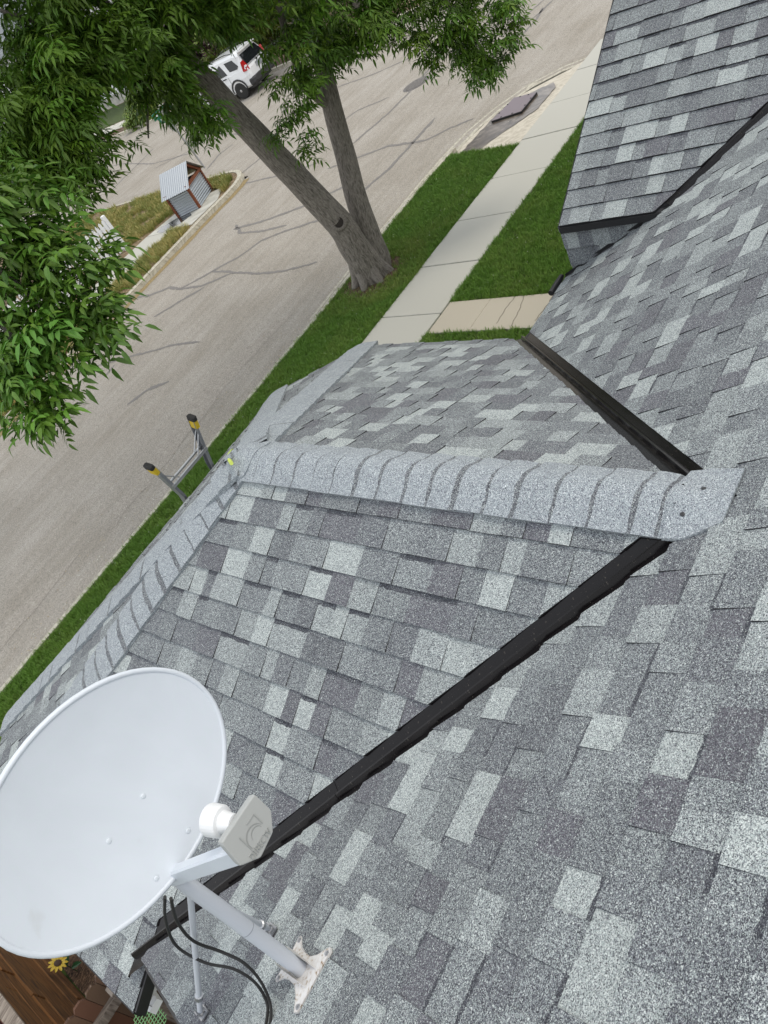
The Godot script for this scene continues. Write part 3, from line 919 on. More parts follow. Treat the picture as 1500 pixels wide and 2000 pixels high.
	for i in range(13, -1, -1): strip_pts.append(Vector2(9.9 + i * 0.24, 10.63 + 0.05 + 0.13 * sin((i + 0.5) / 14.0 * PI) + rnd(0, 0.02)))
	flat_poly(wa, PackedVector2Array(strip_pts), RD + 0.004)
	M.pale_strip = textured(grain_tex(256, 66, [[.5, 205, 203, 208], [.3, 190, 188, 192], [.2, 214, 213, 216]], .4, .3, .04), 0.8, 0.5)  # even pale lavender tone for the strip beside the kerb
	struct("pale_gutter_strip", [wa, M.pale_strip])
	# dark damp stain and loose grit beside the gutter
	M.damp = textured(grain_tex(256, 62, [[.4, 118, 108, 98], [.35, 98, 90, 82], [.25, 140, 131, 120]], .35, .2, .06), 1.2, 0.75)
	var dm := begin()
	flat_poly(dm, ragged([Vector2(8.9, 10.78), Vector2(10.2, 10.80), Vector2(12.0, 10.82), Vector2(13.4, 10.80), Vector2(14.9, 10.50), Vector2(15.8, 9.95), Vector2(16.0, 10.05), Vector2(15.1, 10.68), Vector2(13.5, 10.95), Vector2(11.5, 10.98), Vector2(9.6, 10.9)], 0.03, 0.15), RD + 0.008)
	put("damp_grit", [dm, M.damp], road)
	M.rust_dirt = textured(grain_tex(256, 63, [[.4, 153, 146, 136], [.3, 136, 129, 120], [.3, 168, 161, 150]], .35, .25, .06), 1.6, 0.92)
	for q in [[Vector2(3.0, 11.2), Vector2(5.0, 11.35), Vector2(6.6, 11.5), Vector2(8.3, 11.4), Vector2(8.0, 11.75), Vector2(6.4, 12.05), Vector2(4.6, 11.9), Vector2(3.2, 11.6)], [Vector2(-1.5, 11.3), Vector2(1.2, 11.4), Vector2(2.4, 11.5), Vector2(1.0, 11.9), Vector2(-1.4, 11.8)]]:
		var st := begin()
		flat_poly(st, ragged(q, 0.05, 0.22), RD + 0.003)
		put("dirt_film", [st, M.rust_dirt], road)
	# sealed cracks in the road
	for c in [
		[[255, 582], [290, 578], [330, 562], [352, 565], [415, 530], [470, 500], [510, 470], [560, 450], [640, 425]],
		[[352, 565], [395, 558], [450, 535]], [[415, 530], [500, 535], [560, 528], [620, 512]],
		[[170, 720], [200, 712], [240, 700], [300, 685], [345, 672], [390, 668]], [[205, 735], [225, 712]],
		[[250, 790], [290, 760], [330, 745]], [[455, 448], [520, 430], [600, 400], [680, 360]],
		[[460, 440], [470, 455], [510, 452], [560, 440]], [[470, 360], [505, 352], [560, 340], [620, 318]],
		[[640, 330], [720, 300], [760, 285], [830, 275], [880, 250], [925, 232]],
		[[660, 170], [730, 145], [790, 118], [845, 90]], [[690, 280], [760, 220], [800, 180], [850, 120]],
		[[1000, 60], [1030, 45], [1060, 20], [1080, 0]], [[1000, 100], [1015, 75], [1050, 35], [1060, 15]], [[990, 60], [1040, 20], [1062, 0]],
		[[300, 330], [360, 300], [400, 275], [440, 262], [480, 262]], [[405, 330], [430, 300], [455, 282]],
		[[210, 380], [260, 330], [300, 290]], [[190, 330], [240, 320], [300, 320], [370, 300]],
		[[520, 300], [470, 340], [460, 360]], [[650, 250], [700, 215], [760, 190]], [[300, 620], [400, 560]], [[850, 230], [760, 330], [700, 380]]]:
		crack(road, c, rnd(0.07, 0.12))
	# far block with the hut corner
	var far_k := [Vector2(-60, 18.45), Vector2(-10, 18.5), Vector2(4, 18.55), Vector2(9, 18.75), Vector2(11.5, 19.0), Vector2(13.0, 19.15), Vector2(14.2, 19.2)]
	far_k.append_array(arc(Vector2(14.4, 20.75), 1.5, -80, 0, 8))
	far_k.append_array([Vector2(15.95, 23), Vector2(15.9, 28), Vector2(15.6, 34), Vector2(15.4, 60), Vector2(15.4, 130)])
	var farp := PackedVector2Array(far_k)
	farp.append(Vector2(-60, 130))
	var fb := begin()
	flat_poly(fb, farp, -0.02)
	struct("verge", [fb, M.dry_soil])
	kerb_run(far_k, 0.15, 0.0, 1.0)
	# far sidewalk
	var fs := begin()
	slab(fs, PackedVector2Array([Vector2(-30, 20.35), Vector2(12.6, 20.35), Vector2(12.6, 21.6), Vector2(-30, 21.6)]), -0.012, -0.2)
	var fwalk := struct("far_sidewalk", [fs, M.joint])
	for i in 14:
		var x0 := 12.6 - 1.5 * (i + 1)
		var st := begin()
		bbox(st, Vector3(x0 + 0.75, -0.02, -20.975), Vector3(0.743, 0, 0), Vector3(0, 0.03, 0), Vector3(0, 0, 0.62), 0.006)
		put("slab", [st, M.concrete], fwalk)
	var rp := begin()
	slab(rp, PackedVector2Array([Vector2(12.62, 20.3), Vector2(12.75, 19.4), Vector2(14.0, 19.42), Vector2(14.75, 19.95), Vector2(14.2, 21.2), Vector2(12.62, 21.6)]), 0.004, -0.2)
	struct("corner_pad", [rp, M.concrete])
	var pd := begin()
	flat_poly(pd, ragged([Vector2(12.75, 21.2), Vector2(12.62, 20.75), Vector2(12.95, 20.2), Vector2(13.35, 20.0), Vector2(13.55, 20.35), Vector2(13.35, 20.85), Vector2(13.05, 21.25)], 0.02), 0.008)
	tag(put("puddle", [pd, M.water]), "puddle on the concrete pad beside the corrugated hut", "puddle", "", "structure")
	# moss and grit line along the far gutter
	M.moss = textured(grain_tex(256, 64, [[.35, 150, 132, 84], [.3, 128, 110, 78], [.2, 108, 88, 66], [.15, 170, 158, 124]], .4, .3, .08), 0.8, 0.95)
	var ms := begin()
	var mline := []
	for i in range(1, 10): mline.append(far_k[i] if i != 1 else Vector2(1.0, 18.52))
	var mp := []
	for p in mline: mp.append(p + Vector2(0.02, -0.03))
	for i in range(mline.size() - 1, -1, -1): mp.append(mline[i] + Vector2(0.05, -0.26))
	flat_poly(ms, ragged(mp, 0.02, 0.2), RD + 0.006)
	put("moss", [ms, M.moss], road)
	# across the side street
	var cb := [Vector2(25.75, -90), Vector2(25.75, 18), Vector2(25.75, 60), Vector2(25.75, 130)]
	kerb_run(cb, 0.16, 0.0, -1.0)
	var cl := begin()
	flat_poly(cl, PackedVector2Array([Vector2(25.75, -90), Vector2(90, -90), Vector2(90, 130), Vector2(25.75, 130)]), -0.02)
	struct("far_yard", [cl, M.dry_soil])
	var cs := begin()
	slab(cs, PackedVector2Array([Vector2(26.9, 33.5), Vector2(28.2, 33.5), Vector2(28.2, 70), Vector2(26.9, 70)]), 0.0, -0.2)
	struct("cross_sidewalk", [cs, M.concrete])

# ---------- satellite dish ----------
func plane_hit(u: float, v: float, p: Vector3, n: Vector3) -> Vector3:
	var d := ray(u, v)
	return d * (p.dot(n) / d.dot(n))
func on_main(u: float, v: float, lift := 0.0) -> Vector3:   # house point on the main roof under a pixel, lifted
	return plane_hit(u, v, Vector3(0, 0, ZMAIN + lift), Vector3(0, 0.5, 1.0))
func ellipse_ring(c: Vector3, w: Vector3, u: Vector3, a: float, b: float, n := 48) -> PackedVector3Array:
	var r := PackedVector3Array()
	for i in n:
		var t := TAU * i / n
		r.append(c + w * cos(t) * a + u * sin(t) * b)
	return r
func build_dish() -> void:
	rng.seed = 31
	var white := textured(noise_tex(512, 71, [[0.10, Color(.78, .80, .82)], [0.24, Color(.81, .835, .865)], [0.8, Color(.825, .85, .88)]], 6, 6, 5, 0.012), 1.0, 0.42)
	var lnb_grey := mat(lin(.40, .41, .40), 0.5)
	var post := mat(lin(.55, .58, .63), 0.45)
	var C := Vector3(-0.05, 1.947, -1.533); var n := Vector3(0.194, -0.938, 0.287).normalized()
	var w := Vector3(0.971, 0.143, -0.191).normalized(); var u := Vector3(0.139, 0.316, 0.939).normalized()
	var foot := Vector3(-0.168, 1.765, 0); foot.z = zMain(0, foot.y) + 0.012
	var base := hp(foot)
	var d := thing("satellite_dish", "pale oval satellite dish on a bent mast with grey feed, bolted to the shingles", "satellite dish", base)
	var rel := func(p: Vector3) -> Vector3: return hp(p) - base
	# reflector
	var st := begin()
	var A := 0.41; var B := 0.295; var depth := 0.032
	var rings := 14; var segs := 64
	var pt := func(i: int, j: int, back: float) -> Vector3:
		var r := float(i) / rings
		var t := TAU * j / segs
		return rel.call(C + w * (cos(t) * A * r) + u * (sin(t) * B * r) - n * (depth * (1.0 - r * r) + back))
	for back in [0.0, 0.004]:
		for i in rings:
			for j in segs:
				var q := [pt.call(i, j, back), pt.call(i + 1, j, back), pt.call(i + 1, j + 1, back), pt.call(i, j + 1, back)]
				var uvq := [[i, j], [i + 1, j], [i + 1, j + 1], [i, j + 1]]
				for e in [0, 2, 1, 0, 3, 2]:
					var r := float(uvq[e][0]) / rings; var t: float = TAU * uvq[e][1] / segs
					var nn := hd((n - w * (2.0 * depth * r * cos(t) / A) - u * (2.0 * depth * r * sin(t) / B)).normalized())
					st.set_normal(nn if back == 0.0 else -nn); st.set_uv(Vector2(cos(t) * A * r, sin(t) * B * r)); st.add_vertex(q[e])
	var refl := put("reflector", [st, white], d, false)
	var lip := begin()
	var path := PackedVector3Array()
	for j in 65:
		var t := TAU * j / 64
		path.append(rel.call(C + w * cos(t) * (A + 0.005) + u * sin(t) * (B + 0.005) - n * 0.004))
	tube(lip, path, [0.009], 10, false)
	put("rim", [lip, white], refl, false)
	for q in [[280, 1555], [368, 1623], [213, 1643], [306, 1716]]:
		var off := 0.05
		var p := Vector3.ZERO
		for k in 4:
			p = plane_hit(q[0], q[1], C - n * off, n)
			var a := (p - C).dot(w) / A; var b := (p - C).dot(u) / B
			off = depth * (1.0 - a * a - b * b)
		var bs := begin()
		lathe(bs, rel.call(p - n * 0.001), hd(n), [[0.0115, 0.0], [0.0115, 0.0008], [0.0080, 0.0012], [0.0080, 0.002], [0.006, 0.0036], [0.002, 0.0042]], 18)
		put("bolt_head", [bs, white], refl)
	# back bracket and mast
	var bottom := C - u * B
	var br := begin()
	var bc := C - u * 0.17 - n * 0.115
	box(br, rel.call(bc), hd(w * 0.09), hd(u * 0.11), hd(n * 0.035))
	put("back_bracket", [br, post], d)
	var mst := begin()
	var mtop := plane_hit(352, 1716, bottom - n * 0.06, n)
	var mpath := smooth_path([rel.call(foot + Vector3(0, -0.005, 0.01)), rel.call(foot.lerp(mtop, 0.33)), rel.call(foot.lerp(mtop, 0.66)), rel.call(mtop), rel.call(bc)], 4)
	tube(mst, mpath, [0.0255], 20)
	var mast := put("mast", [mst, post], d, false)
	var jn := begin()
	var md := (mtop - foot).normalized()
	var jp := foot.lerp(mtop, 0.47)
	tube(jn, PackedVector3Array([rel.call(jp), rel.call(jp + md * 0.0025)]), [0.0259], 20)
	put("joint", [jn, mat(lin(.3, .32, .36), 0.6)], mast, false)
	# arm from the dish's lower edge to the feed
	var K := plane_hit(486, 1622, C + n * 0.40, n)
	var armE := plane_hit(470, 1664, C + n * 0.36, n)
	var armS := plane_hit(352, 1706, bottom + n * 0.004, n)
	var ar := begin()
	var adir := (armE - armS).normalized()
	var aside := adir.cross(u).normalized()
	var aup := aside.cross(adir).normalized()
	if aup.z < 0: aup = -aup
	var rr := func(p: Vector3, k: float) -> PackedVector3Array:
		var hw := 0.019 * k; var hh := 0.027 * k; var c := 0.006
		var ring := PackedVector3Array()
		for e in [[hw, hh - c], [hw - c, hh], [-hw + c, hh], [-hw, hh - c], [-hw, -hh + c], [-hw + c, -hh], [hw - c, -hh], [hw, -hh + c]]:
			ring.append(rel.call(p + aside * e[0] + aup * e[1]))
		return ring
	loft(ar, [rr.call(armS - adir * 0.06, 1.0), rr.call(armS + adir * 0.05, 1.0), rr.call(armE, 1.05)])
	put("feed_arm", [ar, white], d)
	# feed housing: a six-sided plate with a horn that looks back into the dish
	var hexpx := [[497.5, 1550], [530, 1582], [534, 1625], [510, 1675], [470, 1692], [432, 1647]]
	var hexp := hexpx.map(func(q): return plane_hit(q[0], q[1], K, n))
	var cen := Vector3.ZERO
	for p in hexp: cen += p / 6.0
	var rounded := []
	for i in 6:
		var a: Vector3 = hexp[i]; var p: Vector3 = hexp[(i + 5) % 6]; var q: Vector3 = hexp[(i + 1) % 6]
		rounded.append(a.lerp(p, 0.12)); rounded.append(a.lerp(p, 0.03).lerp(a.lerp(q, 0.03), 0.5)); rounded.append(a.lerp(q, 0.12))
	var ringat := func(off: float, k: float) -> PackedVector3Array:
		var ring := PackedVector3Array()
		for p in rounded: ring.append(rel.call(cen + (p - cen) * k + n * off))
		return ring
	var lb := begin()
	loft(lb, [ringat.call(-0.030, 0.90), ringat.call(-0.026, 0.97), ringat.call(-0.006, 1.0), ringat.call(-0.001, 0.985), ringat.call(0.0, 0.95)])
	var lnb := put("feed_housing", [lb, lnb_grey], d)
	# raised lettering and swoosh on its face
	var ew: Vector3 = (hexp[0] - hexp[5]).normalized()
	var eu := n.cross(ew).normalized()
	if eu.dot(u) < 0: eu = -eu
	var emb := mat(lin(.33, .34, .33), 0.45)
	var tm := TextMesh.new()
	tm.text = "DIRECTV"
	tm.font = SystemFont.new()
	tm.font.font_names = PackedStringArray(["Droid Sans"])
	tm.font_size = 32
	tm.pixel_size = 0.00072
	tm.depth = 0.004
	tm.material = emb
	var tx := MeshInstance3D.new()
	tx.mesh = tm
	tx.name = "raised_lettering"
	tx.transform = Transform3D(Basis(hd(ew), hd(eu), hd(n)), rel.call(cen - eu * 0.033 - ew * 0.008 + n * 0.001))
	lnb.add_child(tx, true)
	var sw := begin()
	for arc_ in [[0.030, 0.004, 200.0, 20.0, 0.0], [0.020, 0.003, 175.0, 15.0, 0.006]]:
		for i in 20:
			var a0 := deg_to_rad(lerpf(arc_[2], arc_[3], i / 20.0)); var a1 := deg_to_rad(lerpf(arc_[2], arc_[3], (i + 1) / 20.0))
			var o: Vector3 = cen - eu * 0.012 + ew * arc_[4] + n * 0.0009
			var th0: float = arc_[1] * sin(PI * (i + 0.2) / 20.4); var th1: float = arc_[1] * sin(PI * (i + 1.2) / 21.4)
			var R0: float = arc_[0]
			quad(sw, rel.call(o + ew * cos(a0) * R0 + eu * sin(a0) * R0), rel.call(o + ew * cos(a1) * R0 + eu * sin(a1) * R0), rel.call(o + ew * cos(a1) * (R0 + th1) + eu * sin(a1) * (R0 + th1) + n * 0.0008), rel.call(o + ew * cos(a0) * (R0 + th0) + eu * sin(a0) * (R0 + th0) + n * 0.0008))
	# the square bracket of the emblem
	for e in [[Vector2(-0.034, -0.026), Vector2(-0.034, 0.030)], [Vector2(0.002, 0.033), Vector2(0.034, 0.033)], [Vector2(0.034, 0.033), Vector2(0.034, -0.004)]]:
		var a: Vector3 = cen + ew * e[0].x + eu * e[0].y + n * 0.001; var b: Vector3 = cen + ew * e[1].x + eu * e[1].y + n * 0.001
		var m: Vector3 = (a + b) * 0.5
		var dd := (b - a) * 0.5
		box(sw, rel.call(m), hd(dd), hd(dd.normalized().cross(n) * 0.0014), hd(n * 0.0008))
	put("raised_emblem", [sw, emb], lnb)
	var horn := begin()
	var hc := plane_hit(437, 1605, C + n * 0.335, n)
	var hdir := (C - u * 0.02 - n * 0.05 - hc).normalized()
	lathe(horn, rel.call(hc), hd(hdir), [[0.024, -0.035], [0.026, -0.02], [0.030, 0.0], [0.040, 0.003], [0.043, 0.010], [0.044, 0.042], [0.042, 0.049], [0.033, 0.052], [0.01, 0.053]], 28)
	put("feed_horn", [horn, M.white_paint], d)
	# foot: stamped plate with four ears and two upright cheeks
	var fnrm := Vector3(0, 0.5, 1).normalized(); var fv := Vector3(0, -1, 0.5).normalized(); var fx := Vector3(1, 0, 0)
	var fp := func(x: float, y: float, h: float) -> Vector3: return rel.call(foot + fx * x - fv * y + fnrm * h)
	var plate := [[0.106, -0.108], [0.098, -0.124], [0.030, -0.126], [-0.030, -0.126], [-0.098, -0.124], [-0.106, -0.106], [-0.066, -0.060], [-0.048, -0.02], [-0.048, 0.04], [-0.056, 0.075], [-0.080, 0.108], [-0.074, 0.122], [-0.03, 0.115], [0.03, 0.115], [0.074, 0.122], [0.080, 0.108], [0.056, 0.075], [0.048, 0.04], [0.048, -0.02], [0.066, -0.060]]
	var rust := textured(noise_tex(256, 72, [[0.12, Color(.46, .36, .27)], [0.26, Color(.72, .68, .63)], [0.4, Color(.82, .81, .80)], [0.9, Color(.86, .86, .86)]], 12, 12, 4, 0.05), 0.25, 0.6)
	var ft := begin()
	var poly := PackedVector2Array(plate.map(func(e): return Vector2(e[0], e[1])))
	var idx := Geometry2D.triangulate_polygon(poly)
	for k in range(0, idx.size(), 3):
		tri(ft, fp.call(poly[idx[k]].x, poly[idx[k]].y, 0.004), fp.call(poly[idx[k + 2]].x, poly[idx[k + 2]].y, 0.004), fp.call(poly[idx[k + 1]].x, poly[idx[k + 1]].y, 0.004), poly[idx[k]], poly[idx[k + 2]], poly[idx[k + 1]])
	for i in poly.size():
		var a := poly[i]; var b := poly[(i + 1) % poly.size()]
		quad(ft, fp.call(a.x, a.y, -0.004), fp.call(b.x, b.y, -0.004), fp.call(b.x, b.y, 0.006), fp.call(a.x, a.y, 0.006))
	for s in [-1.0, 1.0]:
		var cheek := [[-0.10, 0.004], [-0.06, 0.042], [0.0, 0.074], [0.07, 0.066], [0.11, 0.004]]
		for i in 4:
			quad(ft, fp.call(s * 0.031, cheek[i][0], 0.004), fp.call(s * 0.031, cheek[i + 1][0], 0.004), fp.call(s * 0.030, cheek[i + 1][0], cheek[i + 1][1]), fp.call(s * 0.030, cheek[i][0], cheek[i][1]))
	var ftn := put("foot_plate", [ft, rust], d)
	for e in [[0.086, -0.110], [-0.086, -0.110], [0.066, 0.108], [-0.066, 0.108]]:
		var lg := begin()
		lathe(lg, fp.call(e[0], e[1], 0.004), hd(fnrm), [[0.010, 0.0], [0.010, 0.002], [0.0065, 0.002], [0.0065, 0.007]], 6)
		put("lag_screw", [lg, M.steel], ftn)
	# struts with clamps
	for q in [[0.93, -0.495, 2.23], [0.80, -0.135, 2.09]]:
		var s0 := foot.lerp(mtop, q[0])
		var s1 := Vector3(q[1], q[2], zMain(0, q[2]) + 0.03)
		var ss := begin()
		tube(ss, PackedVector3Array([rel.call(s0), rel.call(s0.lerp(s1, 0.5)), rel.call(s1)]), [0.0105], 12)
		var strut := put("strut", [ss, post], d, false)
		var fs := begin()
		box(fs, rel.call(s1 - fnrm * 0.012), hd(fx * 0.02), hd(fv * 0.035), hd(fnrm * 0.003))
		box(fs, rel.call(s1 - fx * 0.013 - fnrm * 0.004), hd(fx * 0.002), hd(fv * 0.018), hd(fnrm * 0.016))
		box(fs, rel.call(s1 + fx * 0.013 - fnrm * 0.004), hd(fx * 0.002), hd(fv * 0.018), hd(fnrm * 0.016))
		put("strut_foot", [fs, M.steel], strut)
		var cl := begin()
		var cp := s0.lerp(s1, 0.86)
		lathe(cl, rel.call(cp), hd((s1 - s0).normalized()), [[0.0105, -0.016], [0.016, -0.014], [0.016, 0.014], [0.0105, 0.016]], 10)
		put("clamp", [cl, M.steel], strut)
	# two black cables hang from the feed arm's back and run off over the shingles
	for c in [[[[322, 1752, .72], [324, 1800, .55], [345, 1848, .40], [400, 1880, .28], [455, 1892, .20], [497, 1918, .11], [520, 1955, .03], [521, 1990, .012], [505, 2060, .012], [470, 2160, .012]]], [[[334, 1755, .70], [346, 1800, .56], [378, 1838, .42], [430, 1858, .30], [475, 1880, .22], [508, 1915, .12], [527, 1958, .03], [528, 1996, .012], [512, 2064, .012], [478, 2160, .012]]]]:
		var pts := []
		for q in c[0]: pts.append(hp(on_main(q[0], q[1], q[2])) - base)
		var cs := begin()
		tube(cs, smooth_path(pts, 5), [0.0052], 8)
		put("cable", [cs, M.black_rubber], d, false)

# ---------- ladder ----------
func build_ladder() -> void:
	var grey := mat(lin(.30, .31, .33), 0.42, 0.5)
	var yellow := mat(lin(.62, .44, .02), 0.5)
	var ladder := thing("ladder", "aluminium ladder with yellow and black feet uppermost, leaning on the front eave", "ladder", hv(2.33, 6.55, -H))
	var o := hv(2.33, 6.55, -H)
	var tops := [Vector3(2.055, 5.70, -2.765), Vector3(2.625, 5.70, -2.765)]
	var mids := [Vector3(2.135, 5.83, -3.22), Vector3(2.555, 5.83, -3.22)]
	var feet := [Vector3(2.13, 6.55, -5.49), Vector3(2.56, 6.55, -5.49)]
	for i in 2:
		var t: Vector3 = tops[i]; var m: Vector3 = mids[i]; var f: Vector3 = feet[i]
		var st := begin()
		for seg in [[t, m], [m, f]]:
			var a: Vector3 = seg[0]; var b: Vector3 = seg[1]
			var dd := (b - a).normalized()
			var dep := Vector3(0, 1, 0) - dd * dd.y
			dep = dep.normalized()
			var wd := dd.cross(dep)
			# a channel: web and two flanges
			box(st, hp((a + b) * 0.5) - o, hd((b - a) * 0.5), hd(dep * 0.034), hd(wd * 0.002))
			for s in [-1.0, 1.0]:
				box(st, hp((a + b) * 0.5 + dep * 0.034 * s + wd * (0.012 if i == 0 else -0.012)) - o, hd((b - a) * 0.5), hd(dep * 0.002), hd(wd * 0.013))
		var rail := put("rail", [st, grey], ladder)
		var up := (t - m).normalized()
		var dep2 := (Vector3(0, 1, 0) - up * up.y).normalized()
		var wd2 := up.cross(dep2)
		var y := begin()
		bbox(y, hp(t - up * 0.035) - o, hd(dep2 * 0.042), hd(up * 0.045), hd(wd2 * 0.020), 0.005)
		put("collar", [y, yellow], rail)
		var bl := begin()
		bbox(bl, hp(t + up * 0.022) - o, hd(dep2 * 0.046), hd(up * 0.024), hd(wd2 * 0.024), 0.010)
		put("rubber_foot", [bl, M.black_rubber], rail)
	# wide double rung near the top with two diagonal braces on each side
	var at := func(k: float) -> Array:
		var p: Array = []
		for i in 2: p.append(tops[i].lerp(mids[i], k))
		return p
	var rung := begin()
	var r0: Array = at.call(0.62)
	for s in [-1.0, 1.0]:
		var a: Vector3 = r0[0] + Vector3(0, 0.030 * s, 0.008 * s); var b: Vector3 = r0[1] + Vector3(0, 0.030 * s, 0.008 * s)
		box(rung, hp((a + b) * 0.5) - o, hd((b - a) * 0.5), hd(Vector3(0, 0.012, 0)), hd(Vector3(0, 0, 0.004)))
		box(rung, hp((a + b) * 0.5 + Vector3(0, 0.010 * s, -0.012)) - o, hd((b - a) * 0.5), hd(Vector3(0, 0.002, 0)), hd(Vector3(0, 0, 0.010)))
	put("rung", [rung, M.alu], ladder)
	for i in 2:
		for s in [-1.0, 1.0]:
			var a: Vector3 = tops[i].lerp(mids[i], 0.25) + Vector3(0, 0.02 * s, 0)
			var b: Vector3 = r0[i].lerp(r0[1 - i], 0.22) + Vector3(0, 0.03 * s, 0)
			var bs := begin()
			tube(bs, PackedVector3Array([hp(a) - o, hp(b) - o]), [0.006], 8)
			put("brace", [bs, M.alu], ladder, false)
	for k in 8:
		var a: Vector3 = mids[0].lerp(feet[0], (k + 0.4) / 8.0); var b: Vector3 = mids[1].lerp(feet[1], (k + 0.4) / 8.0)
		var rs := begin()
		tube(rs, PackedVector3Array([hp(a) - o, hp(b) - o]), [0.016], 10)
		put("rung", [rs, M.alu], ladder, false)
	# yellow-green strap left on the front slope of the wing
	var strap := begin()
	var zc := func(x: float, y: float) -> float: return ZR - (ZR - zL(-0.79, 0)) / (5.78 - YA) * (y - YA)
	var pts := []
	for q in [[452, 905, .03], [446, 893, .05], [450, 884, .03], [455, 880, .05], [452, 890, .02], [447, 900, .02]]:
		var hgt: float = q[2]
		var sl := (ZR - zL(-0.79, 0)) / (5.78 - YA)
		pts.append(hp(plane_hit(q[0], q[1], Vector3(0, YA, ZR + hgt), Vector3(0, sl, 1))))
	var sp := smooth_path(pts, 5)
	var c0: Vector3 = pts[0]
	for i in sp.size(): sp[i] -= c0
	tube(strap, sp, [0.011], 7)
	var g := put("strap", [strap, mat(lin(.55, .66, .12), 0.6)], null, false)
	g.position = c0
	tag(g, "small yellow-green strap lying crumpled near the hip of the wing roof", "strap")

# ---------- street things ----------
func corrugated(st: SurfaceTool, o: Vector3, along: Vector3, up: Vector3, out: Vector3, n_waves: int, amp: float) -> void:
	# waves stacked along "up": ridges run along "along"
	var steps := n_waves * 6
	for i in steps:
		var a := float(i) / steps; var b := float(i + 1) / steps
		var pa := o + up * a + out * (sin(a * n_waves * TAU) * amp); var pb := o + up * b + out * (sin(b * n_waves * TAU) * amp)
		quad(st, pa, pa + along, pb + along, pb)
func build_hut() -> void:
	var wood := textured(noise_tex(128, 81, [[0.2, Color(.33, .16, .07)], [0.8, Color(.50, .27, .13)]], 4, 24, 3), 0.5, 0.7)
	var galv := mat(lin(.42, .45, .48), 0.33, 0.75)
	var o2 := Vector2(13.70, 19.97)
	var th := 0.44
	var fx := Vector2(cos(th), sin(th)); var dy := Vector2(-sin(th), cos(th))
	var o := Vector3(o2.x, 0.008, -o2.y)
	var hut := thing("corrugated_hut", "small gabled hut of corrugated metal and brown timber on the street corner", "hut", o)
	var X := Vector3(fx.x, 0, -fx.y); var Y := Vector3(dy.x, 0, -dy.y); var U := Vector3.UP
	var W := 1.2; var D := 0.78; var E := 0.66; var A := 1.08
	for q in [[0, 0], [W, 0], [0, D], [W, D]]:
		var st := begin()
		box(st, X * q[0] + Y * q[1] + U * E * 0.5, X * 0.035, U * E * 0.5, Y * 0.035)
		put("post", [st, wood], hut)
	for e in [[Vector3.ZERO + U * E, X * W + U * E], [Y * D + U * E, X * W + Y * D + U * E]]:
		var st := begin()
		box(st, (e[0] + e[1]) * 0.5, (e[1] - e[0]) * 0.5 + X * 0.05, U * 0.04, Y * 0.037)
		put("beam", [st, wood], hut)
		for s in [0.0, 1.0]:
			var rf := begin()
			var p0: Vector3 = e[0] + X * (-0.03 if s == 0.0 else W + 0.03) - U * 0.03; var p1: Vector3 = e[0] + X * W * 0.5 + U * (A - E)
			var dd := (p1 - p0) * 0.5
			box(rf, (p0 + p1) * 0.5, dd, dd.normalized().cross(Y) * 0.035, Y * 0.030)
			put("rafter", [rf, wood], hut)
	for w in [[Vector3.ZERO, X * W, -Y], [Vector3.ZERO, Y * D, -X], [X * W, Y * D, X], [Y * D, X * W, Y]]:
		var st := begin()
		corrugated(st, w[0] + w[2] * 0.005, w[1], U * (E - 0.05), w[2], 9, 0.014)
		put("wall_sheet", [st, galv], hut)
	var bg := begin()
	tri(bg, Y * D + U * E, X * W + Y * D + U * E, X * W * 0.5 + Y * D + U * A)
	put("back_gable", [bg, galv], hut)
	for s in [-1.0, 1.0]:
		var st := begin()
		var ridge: Vector3 = X * W * 0.5 + U * (A + 0.065) - Y * 0.12
		var eave: Vector3 = X * (W * 0.5 + s * (W * 0.5 + 0.14)) + U * (E - 0.035) - Y * 0.12
		corrugated(st, ridge, eave - ridge, Y * (D + 0.24), U, 14, 0.008)
		put("roof_sheet", [st, galv], hut)
